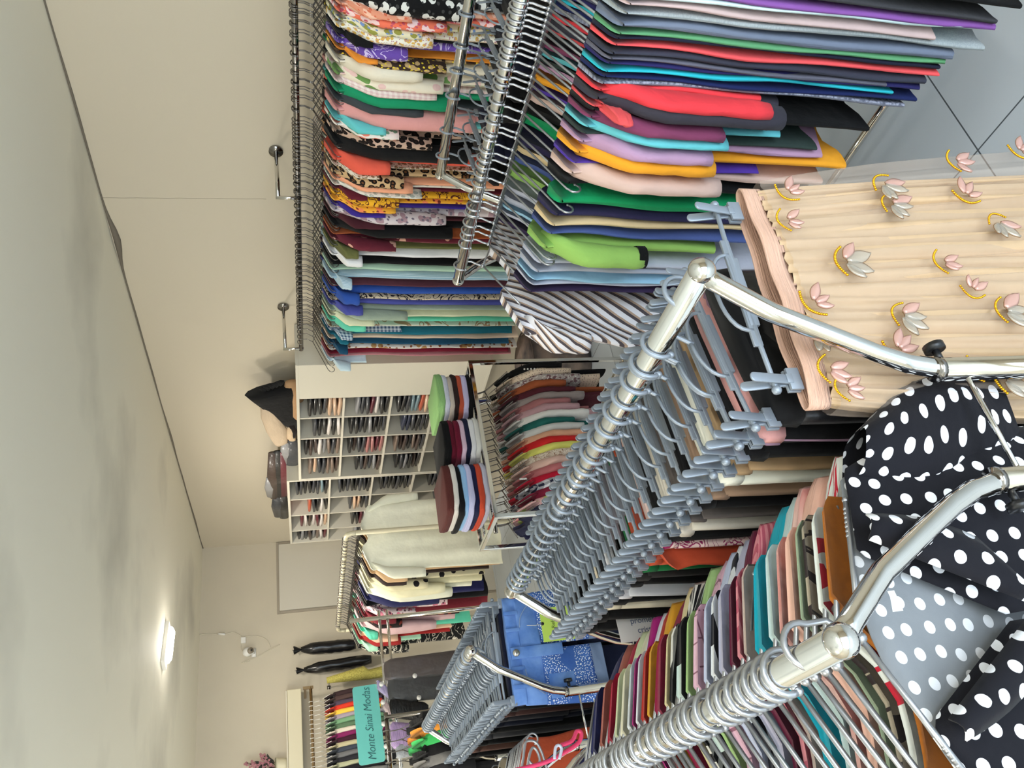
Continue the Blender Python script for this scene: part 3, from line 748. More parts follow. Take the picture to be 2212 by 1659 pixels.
# ------------------------------------------------------------------ the champagne skirt clipped in front
def champagne_skirt():
    P = Vector((0.590, 0.722, ZR)); r = empty('skirt', P, -0.08, 'champagne pleated skirt with gold and pink butterfly appliques, clipped nearest the photographer', 'skirt')
    satin = fab((196, 166, 130), rough=0.45, sat=True)
    z0 = -0.118; L = 1.02; nc = 110; nr = 30
    def gather(scale, amp0, tt, fl, zt, zb, ph, outer=0):
        mb = MB(); g = []; uv = []
        for j in range(nr + 1):
            f = j / nr; row = []; uvr = []
            for i in range(2 * nc):
                side = 1 if i < nc else -1; q = i if i < nc else 2 * nc - i; a = pi * q / nc; e = cos(a)
                x = e * (0.166 + outer) * (1 + (fl - 1) * f ** 0.8) + (0.05 * f if outer else 0); zz = zt + (zb - zt) * f
                am = amp0 * min(1, 0.3 + f * 3)
                wv = 0.5 * sin(e * 58 * scale + ph + 0.6 * sin(f * 3)) + 0.35 * sin(e * 101 * scale + 2 * ph + f) + .12 * (1 - f) ** 6 * sin(e * 190) + 0.5 * noise.noise(Vector((e * 14, f * 2.0, ph)))
                y = side * (tt * (sin(a) ** 0.5 if 0 < q < nc else 0) * (1 + 1.4 * f) + outer) + am * wv
                row.append((x, y, zz)); uvr.append((x * 1.0 + (0.8 if side < 0 else 0), zz))
            g.append(row); uv.append(uvr)
        mb.quadgrid(g, True, uv); return mb
    gather(1, 0.017, 0.018, 1.42, z0 - 0.034, -L, 0.7).build('pleated_panel', satin, r)
    mb = MB(); g = []; uv = []
    for j in range(4):
        row = []
        for i in range(80):
            a = 2 * pi * i / 80; row.append((cos(a) * 0.167, math.copysign(abs(sin(a)) ** 0.6, sin(a)) * 0.014 + 0.002 * sin(cos(a) * 11), z0 - 0.008 - 0.030 * j / 3 - 0.004 * cos(a)))
        g.append(row)
    mb.quadgrid(g, True)
    wb = mb.build('waistband', fab((212, 172, 150), rough=.7), r); s = wb.modifiers.new('s', 'SOLIDIFY'); s.thickness = 0.0025
    m, nt, b = newmat('tulle'); b.inputs['Base Color'].default_value = lin((206, 188, 172)); b.inputs['Roughness'].default_value = 0.7; b.inputs['Alpha'].default_value = 0.2
    gather(0.7, 0.010, 0.018, 1.42, z0 - 0.038, -L + 0.02, 2.2, 0.008).build('tulle_overlay', m, r)
    # appliqued butterflies: gold sequin stem and translucent petals
    gold = solid('gold_sequins', (232, 176, 40), 0.25, 0.9); pink = solid('pink_foil', (222, 176, 164), 0.25, 0.3, Alpha=.6); silv = solid('silver_foil', (200, 192, 178), 0.22, 0.4, Alpha=.45); outl = solid('applique_cord', (138, 98, 60), .6)
    rd = random.Random(4)
    px = [(1700, 470, 0), (1700, 415, 0), (1830, 555, 1), (1770, 640, 0), (1960, 665, 1), (2040, 560, 0), (1920, 440, 1), (1900, 400, 1), (2050, 360, 0), (1810, 775, 0), (2130, 780, 0), (1790, 700, 1), (2150, 480, 1), (2180, 660, 1), (2185, 345, 0), (1850, 815, 0), (2190, 800, 1), (1960, 740, 0), (2110, 620, 0), (2080, 430, 0)]
    Mi = r.matrix_basis.inverted() if False else (Matrix.Translation(P) @ Matrix.Rotation(-0.08, 4, 'Z')).inverted()
    for i, (x, y, kind) in enumerate(px):
        q = Mi @ at(x, y, Y=0.672)
        yb = -0.036 - 0.022 * min(1, max(0, (-q.z - .12) / .9)); a0 = rd.uniform(-.7, .7) + (-0.6 if kind else 0.5); sz = rd.uniform(.62, .85)
        q = Vector((q.x, yb, q.z))
        root = None
        mb = MB(); st = []
        for k in range(19):
            t_ = k / 18 - .5; st.append(q + Vector((t_ * 0.055 * sz * cos(a0) - 0.012 * sin(a0) * (1 - 4 * t_ * t_), -0.002, t_ * 0.055 * sz * sin(a0) + 0.012 * cos(a0) * (1 - 4 * t_ * t_))))
        for k, p in enumerate(st): mb.ball(p, 0.0026 * sz, 6, 4)
        ap = mb.build('butterfly_applique', gold, r, label='gold sequin stem with pale foil petals')
        for k in range(4 if kind else 3):
            mb = MB(); a = a0 - pi / 2 + (-0.9 + 0.6 * k) + rd.uniform(-.15, .15); ln = (0.042 if kind else 0.030) * sz * rd.uniform(.8, 1.15); wd = ln * 0.26
            ctr = []
            grid = []
            for u in range(7):
                f = u / 6; wv = wd * sin(pi * min(1, f * 0.93 + 0.05)) ** 0.8; row = []
                for v in (-1, -.5, 0, .5, 1):
                    lx = 0.006 + ln * f; ly = v * wv
                    row.append(q + Vector((lx * cos(a) - ly * sin(a), -0.003 - 0.004 * f + 0.002 * abs(v), lx * sin(a) + ly * cos(a))))
                grid.append(row)
            mb.quadgrid(grid); pe = mb.build('petal', (silv if kind and k != 3 else pink), ap)
            sm_ = pe.modifiers.new('s', 'SOLIDIFY'); sm_.thickness = 0.0008
            mb = MB(); edge = [g_[0] for g_ in grid] + [g_[-1] for g_ in reversed(grid)]; mb.tube(edge, 0.0006, 4, close=True); mb.build('petal_edge', outl, ap)
    return r
champagne_skirt()
hs = place_hanger(HD, (0.590, 0.722, ZR), -0.08)

# ------------------------------------------------------------------ nearest rack: wire-hanger rail (E)
HE = wire_hanger(WIRE, 0.0037, 0.0225, 0.17, 0.088, 'thick silver wire hanger on the nearest rail', 'silver wire hangers on the nearest rail', curl=False, teeth=False)
def YE(x, y): return at(x, y, X=.335).y
EL = [
 (.775, 'rust ochre', 'top', fab((176, 104, 36)), dict(L=.6, t=.009)),
 (.797, 'white red-marked', 'blouse', fab((230, 234, 228), 'bra', (200, 40, 60), s=.25), dict(L=.65, t=.011, sl=.1)),
 (.820, 'khaki brushstroke', 'blouse', fab((172, 160, 140), 'bra', (50, 40, 40), s=.5), dict(L=.62, t=.008)),
 (.840, 'sage', 'top', fab((160, 178, 150)), dict(L=.62, t=.006)),
 (.865, 'peach', 'blouse', fab((240, 190, 170)), dict(L=.65, t=.016, sl=.12)),
 (.893, 'rose tie-dye', 'blouse', fab((222, 150, 142), 'hea', (240, 200, 190), s=.05), dict(L=.6, t=.008, sl=.1)),
 (.915, 'pale mint lace', 'blouse', fab((200, 222, 222)), dict(L=.6, t=.012, sl=.12, amp=.012)),
 (.955, 'turquoise', 'blouse', fab((22, 164, 186)), dict(L=.65, t=.019, sl=.12)),
 (.990, 'beige', 'top', fab((200, 180, 170)), dict(L=.6, t=.006)),
 (1.008, 'pink striped', 'blouse', fab((222, 140, 150), 'hs', (190, 90, 110), s=2.2), dict(L=.6, t=.009, sl=.1)),
 (1.035, 'burgundy', 'top', fab((98, 24, 54)), dict(L=.62, t=.010, sl=.1)),
 (1.067, 'lilac grey', 'blouse', fab((182, 182, 206)), dict(L=.65, t=.014, sl=.12)),
 (1.098, 'black and white banded', 'blouse', fab((22, 24, 36), 'hs', (226, 230, 236), s=.9), dict(L=.62, t=.011, sl=.12)),
 (1.125, 'ice lilac', 'blouse', fab((196, 204, 230)), dict(L=.62, t=.011, sl=.12)),
 (1.160, 'pink dash-checked', 'blouse', fab((228, 184, 204), 'das', (150, 100, 120), s=.8), dict(L=.65, t=.017, sl=.14)),
 (1.195, 'pale green', 'top', fab((162, 196, 130)), dict(L=.62, t=.009, sl=.1)),
 (1.225, 'black mint-spotted', 'blouse', fab((20, 20, 24), 'flo', (200, 220, 214), (20, 20, 24), .3), dict(L=.65, t=.019, sl=.14)),
 (1.262, 'zebra', 'top', fab((230, 228, 220), 'hs', (26, 26, 30), s=1.6, ang=.4), dict(L=.6, t=.008, sl=.1)),
 (1.285, 'straw', 'top', fab((220, 206, 160)), dict(L=.6, t=.009, sl=.1)),
 (1.325, 'raspberry', 'blouse', fab((140, 28, 64)), dict(L=.65, t=.022, sl=.14)),
 (1.365, 'mustard', 'top', fab((222, 162, 50)), dict(L=.62, t=.010, sl=.1)),
 (1.395, 'brick red', 'blouse', fab((180, 44, 34)), dict(L=.62, t=.014, sl=.12)),
 (1.425, 'white', 'blouse', fab((226, 228, 236)), dict(L=.62, t=.010, sl=.12)),
 (1.447, 'fuchsia', 'top', fab((170, 40, 120)), dict(L=.6, t=.006, sl=.08)),
 (1.470, 'white striped', 'blouse', fab((220, 226, 232), 'hs', (200, 210, 220), s=.5), dict(L=.62, t=.013, sl=.12)),
 (1.510, 'cream', 'blouse', fab((226, 222, 196)), dict(L=.65, t=.018, sl=.14)),
 (1.545, 'pale lime', 'blouse', fab((212, 220, 180)), dict(L=.62, t=.012, sl=.12)),
 (1.590, 'cherry', 'blouse', fab((168, 26, 56)), dict(L=.64, t=.018, sl=.14)),
 (1.640, 'dusty brown', 'blouse', fab((168, 96, 84)), dict(L=.62, t=.015, sl=.12)),
 (1.700, 'dark navy', 'blouse', fab((32, 36, 84)), dict(L=.66, t=.026, sl=.14)),
]
for it in EL: it[4].update(neck=.05, neckl=.14, drop=.064, hw=.185)
run_row('the nearest rail', 'garments on the wire hangers of the nearest rack', EL, XE, ZR, rz=0.0, hanger=HE)
for yy in (1.24, 1.345, 1.53, 1.57, 1.62, 1.66, 1.73, 1.76): place_hanger(HE, (XE, yy, ZR), RNG.uniform(-.05, .09))

# ------------------------------------------------------------------ polka-dot shirt nearest the photographer
def polka_shirt():
    P = Vector((XE + 0.012, 0.726, ZR)); rz = 0.04
    r = empty('shirt', P, rz, 'black shirt with white polka dots and open collar, nearest the photographer', 'shirt')
    dm = fab((20, 20, 27), 'dot', (236, 238, 244), s=1.25); gi = fab((128, 132, 136), 'dot', (226, 228, 232), s=1.25)
    def top(x):
        a = abs(x); z = -0.072 - 0.30 * a
        if a > 0.185: z -= 2.2 * (a - 0.185)
        return z
    def panel(x0, x1, yf, zlow, topf, name, mat, nx=22, nz=22, seed=1):
        mb = MB(); g = []; uv = []
        for j in range(nz + 1):
            f = j / nz; row = []; u_ = []
            for i in range(nx + 1):
                x = x0 + (x1 - x0) * i / nx; zt = topf(x); z = zt + (zlow - zt) * f
                y = yf * (0.25 + 0.75 * min(1, f * 3)) * (1 - 0.5 * (abs(x) / .22) ** 3) + 0.006 * min(1, f * 3) * (sin(x * 38 + seed) + noise.noise(Vector((x * 8, z * 6, seed))))
                row.append((x * (1 + 0.10 * f), y, z)); u_.append((x, z))
            g.append(row); uv.append(u_)
        mb.quadgrid(g, False, uv); o = mb.build(name, mat, r); s = o.modifiers.new('s', 'SOLIDIFY'); s.thickness = 0.0016; return o
    panel(-.215, .215, 0.020, -.72, lambda x: top(x) if abs(x) > .07 else top(.07) + 0.012 * (1 - (x / .07) ** 2), 'back_panel', gi, seed=3)
    # fronts fall open to a deep V
    def vf(s):
        def f(x):
            q = x * s
            if q > 0.085: return top(x)
            return top(.085) - (0.085 - q) * 1.75
        return f
    panel(0.004, .215, -0.030, -.72, vf(1), 'front_panel', dm, seed=5); panel(-.215, -.004, -0.030, -.72, vf(-1), 'front_panel', dm, seed=8)
    for s in (-1, 1):
        mb = MB(); g = []; uv = []
        for j in range(11):
            f = j / 10; row = []; u_ = []
            for k in range(20):
                a = 2 * pi * k / 20; cx = s * (.205 + 0.055 * f); cz = -0.155 - 0.23 * f
                x = cx + (0.062 + .012 * sin(pi * f)) * cos(a) * (0.5 + .5 * min(1, f * 3)); y = (0.030 + 0.012 * sin(pi * f)) * sin(a) + 0.004 * sin(f * 14 + a * 3)
                row.append((x, y, cz - (x - cx) * 0.5 * s * (1 - f))); u_.append((k / 20 * .26 + s, cz))
            g.append(row); uv.append(u_)
        mb.quadgrid(g, True, uv); mb.build('sleeve', dm, r)
        # collar leaf folded outwards along the V
        mb = MB(); g = []; uv = []
        for j in range(9):
            f = j / 8; ax = 0.088 - 0.082 * f; az = top(.088) - (0.0875 - ax) * 1.75 * 1.0
            w = 0.014 + (0.044 if s > 0 else 0.026) * sin(pi * min(1, .12 + .62 * f)) * (1 if f < .8 else 1 - (f - .8) * 3.6)
            row = [(s * (ax + w * k / 4 * 0.9), -0.036 - 0.010 * sin(pi * k / 4) - 0.004 * f, az + 0.004 - w * k / 4 * 0.35) for k in range(5)]
            g.append(row); uv.append([(p[0] + .03, p[2]) for p in row])
        mb.quadgrid(g, False, uv); c = mb.build('collar', dm, r); s2 = c.modifiers.new('s', 'SOLIDIFY'); s2.thickness = 0.002
    mb = MB(); mb.box((0.035, 0.006, -0.125), (0.022, 0.0015, 0.014)); mb.build('neck_label', WHITEP, r, smooth=False)
    for k in range(4):
        mb = MB(); mb.ball((0.0, -0.042, -.30 - k * .09), .005, 8, 5, (1, .5, 1)); mb.build('button', solid('pearl', (232, 230, 226), .2), r)
polka_shirt()
hp = wire_hanger(WIRE, 0.0034, 0.0225, 0.15, 0.075, 'thick silver wire hanger inside the polka-dot shirt, first on its rail', None, curl=False)
hp.location = (XE + 0.012, 0.722, ZR); hp.rotation_euler = (0, 0, 0.06)

# ------------------------------------------------------------------ rack behind: denim shorts and clip hangers (F), few hangers (G)
HF = clip_hanger(PLAST, 'blue-grey clip hanger on the rack with the denim shorts', 'clip hangers on the denim rack', half=0.14)
def denim_shorts():
    P = Vector((XF - 0.005, 2.40, ZR)); rz = -0.12
    r = empty('denim_shorts', P, rz, 'blue denim shorts with sparkling stones and a lime hang tag, clipped at the rack end', 'shorts')
    A = fab((84, 128, 206), 'den', (124, 164, 228), (44, 76, 140)); Bm = fab((50, 88, 168), 'rhi', (78, 122, 200), (240, 246, 255))
    def sh(xa, xb, za, zb, t, nm, mat, fl=1.0, amp=.003):
        mb = MB(); g = []; uv = []; nc = 16; nr = 12
        for j in range(nr + 1):
            f = j / nr; row = []; u = []
            for i in range(2 * nc):
                sd = 1 if i < nc else -1; q = i if i < nc else 2 * nc - i; a = pi * q / nc; e = cos(a)
                x = (xa + xb) / 2 * (1 + (fl - 1) * f) + e * (xb - xa) / 2 * (1 + (fl - 1) * f); z = za + (zb - za) * f
                y = sd * t * (sin(a) ** .6 if 0 < q < nc else 0) + amp * sin(x * 40 + f * 4); row.append((x, y, z)); u.append((x + (sd < 0) * .5, z))
            g.append(row); uv.append(u)
        n0 = mb.quadgrid(g, True, uv); n = 2 * nc; mb.cap([n0 + k for k in reversed(range(n))]); mb.cap([n0 + nr * n + k for k in range(n)])
        return mb.build(nm, mat, r)
    sh(-.155, .155, -.116, -.152, .016, 'waistband', A); sh(-.158, .158, -.150, -.215, .019, 'yoke', A, 1.03)
    sh(-.164, -.006, -.213, -.37, .023, 'leg', Bm, 1.06); sh(.006, .164, -.213, -.37, .023, 'leg', Bm, 1.06)
    hem = fab((120, 140, 176))
    sh(-.172, -.006, -.368, -.405, .025, 'hem', hem, 1.0); sh(.006, .172, -.368, -.405, .025, 'hem', hem, 1.0)
    mb = MB(); mb.box((-.012, -.021, -.20), (.034, .006, .16)); f = mb.build('fly', A, r, bevel=.002)
    mb = MB(); mb.tube([(-.012, -.024, -.134), (-.012, -.030, -.134)], .0105, 16); mb.build('button', solid('nickel', (206, 204, 200), .25, 1), r)
    for x in (-.105, -.055, .055, .105):
        mb = MB(); mb.box((x, -.020, -.134), (.011, .005, .044)); mb.build('belt_loop', A, r, bevel=.001)
    for s in (-1, 1):
        mb = MB(); mb.tube([(s * (.06 + .075 * k / 8), -.0235, -.156 - .05 * (k / 8) ** 2.2) for k in range(9)], .0016, 5); mb.build('pocket_seam', fab((150, 176, 220)), r)
    mb = MB(); mb.box((-.115, -.024, -.262), (.07, .004, .08)); mb.build('coin_pocket', A, r, bevel=.002)
    return P, rz
P, rz = denim_shorts(); place_hanger(HF, P, rz)
def text_mesh(body, size, mat, parent, loc, M3, shear=0.0, name='lettering', ext=0.0004, sx=1.0, offset=0.0):
    cu = bpy.data.curves.new(name, 'FONT'); cu.body = body; cu.size = size; cu.align_x = 'CENTER'; cu.align_y = 'CENTER'; cu.extrude = ext; cu.shear = shear; cu.offset = offset
    to = bpy.data.objects.new(name + '_c', cu); COL.objects.link(to)
    dg = bpy.context.evaluated_depsgraph_get(); me = bpy.data.meshes.new_from_object(to.evaluated_get(dg))
    bpy.data.objects.remove(to); me.materials.clear(); me.materials.append(mat)
    o = bpy.data.objects.new(name, me); COL.objects.link(o); o.parent = parent
    o.matrix_basis = Matrix.Translation(loc) @ M3.to_4x4() @ Matrix.Diagonal((sx, 1, 1, 1)); return o
# orientation helpers: text plane facing -Y (upright) and the same turned a quarter so its lines run down
UPR = Matrix(((1, 0, 0), (0, 0, -1), (0, 1, 0)))
DWN = UPR @ Matrix.Rotation(-pi / 2, 3, 'Z')
def hang_tag(px, Y, w_, h_, mat, label, lines, rot=DWN, ink=None, extra=None, yaw=0.0):
    p = at(px[0], px[1], Y=Y); r = empty('hang_tag', p, yaw, label, 'tag')
    mb = MB(); mb.box((0, 0, 0), (w_, 0.0012, h_)); card = mb.build('card', mat, r, smooth=False, bevel=.0004)
    for (s, sz, dx, dz) in lines: text_mesh(s, sz, ink, r, Vector((dx, -0.0012, dz)), rot)
    if extra: extra(r)
    return r
ink = solid('grey_ink', (104, 112, 136), .7)
def green_extra(r):
    mb = MB(); mb.tube([(0.004, -0.0005, 0.045), (0.004, -0.0018, 0.045)], .005, 12); mb.build('eyelet', BLACKP, r)
    mb = MB(); mb.box((-0.002, -0.0012, -0.028), (.022, .0008, .014)); mb.build('sticker', solid('sticker', (206, 226, 206), .6), r, smooth=False)
    mb = MB(); mb.tube([(0.004, -.001, .047), (0.0, -.012, .070), (0.004, -.004, .094)], .0009, 5); mb.build('string', WHITEP, r)
hang_tag((1203, 1347), 2.335, .098, .078 * 1.25, solid('lime_card', (186, 218, 96), .55), 'lime green hang tag on the denim shorts', [('Ref:', .016, 0, .012)], UPR, solid('olive_ink', (110, 130, 60), .7), green_extra, -0.12)
hang_tag((1384, 1344), 1.66, .078, .110, solid('white_card', (226, 222, 218), .6), 'white scalloped hang tag lettered promessa cristã below the clip hangers', [('promessa', .0185, .004, -.012), ('cristã', .0185, -.017, -.008)], DWN, ink)
fl = [(2.475, 'navy', 'trousers', fab((26, 32, 58)), dict(L=.8, legs=True)), (2.54, 'black', 'skirt', blk, {}), (2.62, 'dark brown', 'skirt', fab((70, 46, 42)), {}),
      (2.70, 'charcoal', 'trousers', fab((40, 40, 46)), dict(L=.8, legs=True)), (2.79, 'black-blue', 'trousers', fab((20, 24, 40)), dict(L=.8, legs=True)), (2.89, 'inky', 'skirt', blk, {}), (3.0, 'grey', 'skirt', fab((70, 70, 74)), {}), (3.12, 'dull black', 'skirt', blk, {}), (3.25, 'mid brown', 'skirt', fab((86, 60, 52)), {}), (3.38, 'sooty', 'skirt', blk, {})]
for it in fl: it[4].update(fn=clipped, t=.022, hw=.15); it[4].setdefault('L', .7)
run_row('the denim rack', 'clipped garments on the denim rack', fl, XF, ZR, hanger=HF)
yy = 2.46
while yy < 3.46:
    place_hanger(HF, (XF, yy, ZR), RNG.uniform(-.12, .1)); yy += RNG.uniform(.030, .042)
gl = [(2.46, 'rust', 'blouse', fab((176, 76, 46)), dict(L=.6, t=.02)), (2.56, 'black', 'blouse', blk, dict(t=.03)), (2.68, 'crimson-edged black', 'blouse', fab((24, 20, 24)), dict(t=.03)), (2.82, 'beige black-figured', 'blouse', fab((206, 190, 160), 'leo', (206, 190, 160), (24, 22, 20), .3), dict(t=.03)),
      (2.98, 'dark taupe', 'blouse', fab((92, 84, 74)), dict(t=.03)), (3.15, 'coal black', 'blouse', blk, dict(t=.03)), (3.32, 'brown-black', 'blouse', fab((40, 32, 30)), dict(t=.03))]
for it in gl: it[4].setdefault('L', .66)
HG = wire_hanger(WIRE, 0.003, 0.021, 0.19, 0.078, 'silver wire hanger on the left rail of the denim rack', 'silver wire hangers on the left rail of the denim rack')
run_row('the far left rail', 'garments on the left rail of the denim rack', gl, XG, ZR, hanger=HG)
for k in range(8): place_hanger(HG, (XG, 2.42 + .03 * k + .01, ZR), RNG.uniform(-.1, .1))
# ------------------------------------------------------------------ cubby shelf units on the right wall
XS = 2.70
def shelf_unit(label, Y0, Y1, ztop, zbot, ylines, zlines, blank=None):
    r = empty('shelf_unit', (XS, Y0, 0), 0, label, 'shelf'); D = XW - XS - .004; T = .018
    mb = MB()
    for z in (ztop - T / 2, zbot + T / 2): mb.box((D / 2, (Y1 - Y0) / 2, z), (D, Y1 - Y0, T))
    for y in (T / 2, Y1 - Y0 - T / 2): mb.box((D / 2, y, (ztop + zbot) / 2), (D - .001, T, ztop - zbot - 2 * T))
    mb.build('carcass', MELA, r, smooth=False, bevel=.0015)
    mb = MB(); mb.box((D - .003, (Y1 - Y0) / 2, (ztop + zbot) / 2), (.006, Y1 - Y0 - 2 * T, ztop - zbot - 2 * T)); mb.build('back_board', MELA, r, smooth=False)
    for z in zlines: mb = MB(); mb.box((D / 2 + .002, (Y1 - Y0 + (blank or 0)) / 2, z), (D - .006, Y1 - Y0 - (blank or 0) - 2 * T, .014)); mb.build('shelf_board', MELA, r, smooth=False, bevel=.001)
    for y in ylines: mb = MB(); mb.box((D / 2 + .003, y - Y0, (ztop + zbot) / 2), (D - .010, .014, ztop - zbot - 2 * T)); mb.build('divider', MELA, r, smooth=False, bevel=.001)
    if blank: mb = MB(); mb.box((.008, blank / 2, (ztop + zbot) / 2), (.014, blank - .004, ztop - zbot - .004)); mb.build('blank_front', MELA, r, smooth=False, bevel=.001)
    return r
def ys(y, x=700): return at(x, y, X=XS).y
U1 = [4.325] + [ys(v) for v in (905, 949, 990)] + [5.40]
U2 = [5.425] + [ys(v) for v in (1078, 1112, 1145)] + [6.575]
Z1 = [EYE - .004, EYE - .29, EYE - .584, EYE - .868, EYE - 1.17]; Z2 = [EYE + .08, EYE - .223, EYE - .532, EYE - .839, EYE - 1.12]
shelf_unit('near cream cubby shelf unit on the right wall with a wide blank board', 3.957, 5.415, Z1[0], Z1[4], U1[:4], Z1[1:4], blank=.36)
shelf_unit('far cream cubby shelf unit on the right wall, taller than its neighbour', 5.418, 6.585, Z2[0], Z2[4], U2[1:4], Z2[1:4])
def pack_mesh(lx, wy, th, seed):
    mb = MB(); g = []; n = 14
    for j in range(9):
        f = j / 8; e = max(.75, sin(pi * f) ** .25) if 0 < j < 8 else .7; row = []
        for k in range(n):
            a = 2 * pi * k / n
            y = wy / 2 * math.copysign(abs(cos(a)) ** .6, cos(a)) * (0.85 + .15 * e); z = th / 2 * math.copysign(abs(sin(a)) ** .5, sin(a)) * e
            z += .004 * noise.noise(Vector((f * 4, y * 14, seed))); row.append((lx * (f - .5), y, z + .004 * sin(y * 30 + seed)))
        g.append(row)
    n0 = mb.quadgrid(g, True); mb.cap([n0 + k for k in reversed(range(n))]); mb.cap([n0 + 8 * n + k for k in range(n)])
    return mb
PK = {'black': (22, 22, 24), 'charcoal': (52, 54, 60), 'brown': (66, 50, 44), 'taupe': (122, 104, 92), 'navy': (36, 44, 70), 'white': (222, 214, 208), 'beige': (214, 178, 148), 'wine': (96, 30, 44), 'orange': (186, 84, 54), 'teal-grey': (116, 140, 148), 'rose': (170, 110, 108), 'grey': (140, 140, 142)}
PKM = {}
for k_, c_ in PK.items():
    m, nt, b = newmat('hosiery_' + k_); b.inputs['Base Color'].default_value = lin(c_); b.inputs['Roughness'].default_value = .45
    b.inputs['Coat Weight'].default_value = .5; b.inputs['Coat Roughness'].default_value = .12
    tc = N(nt, 'ShaderNodeTexCoord'); n1 = N(nt, 'ShaderNodeTexNoise'); nt.links.new(tc.outputs['Object'], n1.inputs['Vector']); n1.inputs['Scale'].default_value = 35
    bp = N(nt, 'ShaderNodeBump'); nt.links.new(n1.outputs[0], bp.inputs['Height']); bp.inputs['Strength'].default_value = .6; bp.inputs['Distance'].default_value = .006; nt.links.new(bp.outputs[0], b.inputs['Normal'])
    PKM[k_] = m
_pm = {}
def pack(P, col, wy, th, label, group, rz=0, lx=.2, v=0):
    key = (col, round(wy, 2), round(th, 3), v)
    if key not in _pm: _pm[key] = pack_mesh(lx, wy, th, v * 3.1).mesh('hosiery_pack', PKM[col])
    o = bpy.data.objects.new('hosiery_pack', _pm[key]); COL.objects.link(o); o.location = P; o.rotation_euler = (0, 0, rz)
    tag(o, label, 'hosiery pack', group); return o
RW = ['top', 'second', 'third', 'bottom']; CN = ['first', 'second', 'third', 'last']
c1 = {(0, 0): 'black black black charcoal beige beige beige', (0, 1): 'charcoal black black white black white', (0, 2): 'black brown brown white grey taupe charcoal taupe', (0, 3): 'taupe beige charcoal charcoal taupe taupe brown',
      (1, 0): 'grey charcoal charcoal wine white black black', (1, 1): 'black black charcoal black grey black black charcoal', (1, 2): 'black brown charcoal charcoal rose rose wine rose', (1, 3): 'black charcoal brown charcoal grey brown',
      (2, 0): 'black black charcoal teal-grey teal-grey orange beige taupe', (2, 1): 'navy navy charcoal black charcoal black', (2, 2): 'taupe brown brown black taupe brown charcoal', (2, 3): 'black charcoal grey black brown black', (3, 3): 'black black charcoal'}
c2 = {(0, 0): 'charcoal charcoal black black charcoal charcoal teal-grey black', (0, 1): 'orange charcoal black white black', (0, 2): 'wine white brown white wine white beige', (0, 3): 'black grey charcoal brown grey taupe white wine',
      (1, 0): 'charcoal black charcoal black black charcoal charcoal black', (1, 1): 'charcoal beige beige black charcoal', (1, 2): 'black black wine white', (1, 3): 'grey charcoal grey',
      (2, 0): 'black charcoal black black charcoal charcoal black charcoal', (2, 1): 'black charcoal white black', (3, 0): 'black charcoal black black charcoal', (3, 1): 'charcoal black'}
PR = random.Random(8)
for (cells, YL, ZL, un) in ((c1, U1, Z1, 'near'), (c2, U2, Z2, 'far')):
    for (ri, ci), cols in cells.items():
        cols = cols.split()[::-1]; ya, yb_ = YL[ci], YL[ci + 1]; wy = min(.21, (yb_ - ya) - .035); H_ = ZL[ri] - ZL[ri + 1]; th = min(.030, (H_ - .05) / len(cols))
        for k, c_ in enumerate(cols):
            pack((XS + .115 + PR.uniform(-.008, .012), (ya + yb_) / 2 + PR.uniform(-.006, .006), ZL[ri + 1] + .0085 + th * (k + .5)), c_, wy, th * 1.0,
                 '%s hosiery pack in the %s row, %s column of the %s cubby unit' % (c_, RW[ri], CN[ci], un), '%s packs, %s row, %s column, %s cubby unit' % (c_, RW[ri], CN[ci], un), 0, v=(k + ci) % 3)
# on top of the units: display legs and gloves, packs in film
def soft_tube(name, pts, rad, m, label, cat, group=None, flat=.6, parent=None):
    mb = MB(); P = [Vector(p) for p in pts]; n = 12; g = []
    for i, p in enumerate(P):
        t = (P[min(i + 1, len(P) - 1)] - P[max(i - 1, 0)]).normalized(); a = Vector((1, 0, 0)); q = t.cross(a).normalized(); a = q.cross(t)
        g.append([p + (a * cos(2 * pi * k / n) * flat + q * sin(2 * pi * k / n)) * rad[i] for k in range(n)])
    n0 = mb.quadgrid(g, True); mb.cap([n0 + k for k in reversed(range(n))]); mb.cap([n0 + (len(P) - 1) * n + k for k in range(n)])
    o = mb.build(name, m, parent)
    if label: tag(o, label, cat, group)
    return o
zt = Z1[0]
XT = 2.84
def tp(x, y): return at(x, y, X=XT)
def path(*a): return [tp(*p) for p in a]
gl_ = empty('stocking_bunch', tp(640, 900), 0, 'black ruffled stocking bunch standing on top of the near cubby unit', 'stockings')
inv = Matrix.Translation(tp(640, 900)).inverted()
o = soft_tube('bunch', [inv @ p for p in path((638, 925), (622, 905), (608, 880), (592, 855), (582, 842))], [.035, .07, .11, .15, .16], fab((14, 14, 16)), None, None, flat=.3, parent=gl_)
for i in range(5):
    a = tp(574 + i * 9, 842 - i * 3.5); soft_tube('frill', [inv @ a, inv @ (a + Vector((0, -.008, .018))), inv @ (a + Vector((0, -.012, .04)))], [.032, .026, .008], fab((14, 14, 16)), None, None, flat=.4, parent=gl_)
soft_tube('foot', [inv @ p for p in path((630, 915), (634, 932), (630, 945), (627, 950))], [.03, .026, .024, .012], fab((24, 16, 16)), None, None, parent=gl_)
soft_tube('stuffed_stocking', path((637, 826), (634, 860), (633, 895), (637, 912)), [.06, .065, .05, .02], fab((176, 140, 104)), 'tan folded stockings leaning behind the black bunch', 'stockings', flat=.4)
soft_tube('stuffed_stocking', path((576, 866), (584, 900), (598, 930), (606, 955), (601, 962)), [.04, .06, .07, .05, .02], fab((196, 176, 152)), 'pale beige stuffed stocking beside the black bunch', 'stockings', flat=.5)
soft_tube('stuffed_stocking', path((606, 925), (603, 945), (612, 960)), [.03, .04, .02], fab((178, 156, 132)), 'small beige stocking foot below the black bunch', 'stockings', flat=.5)
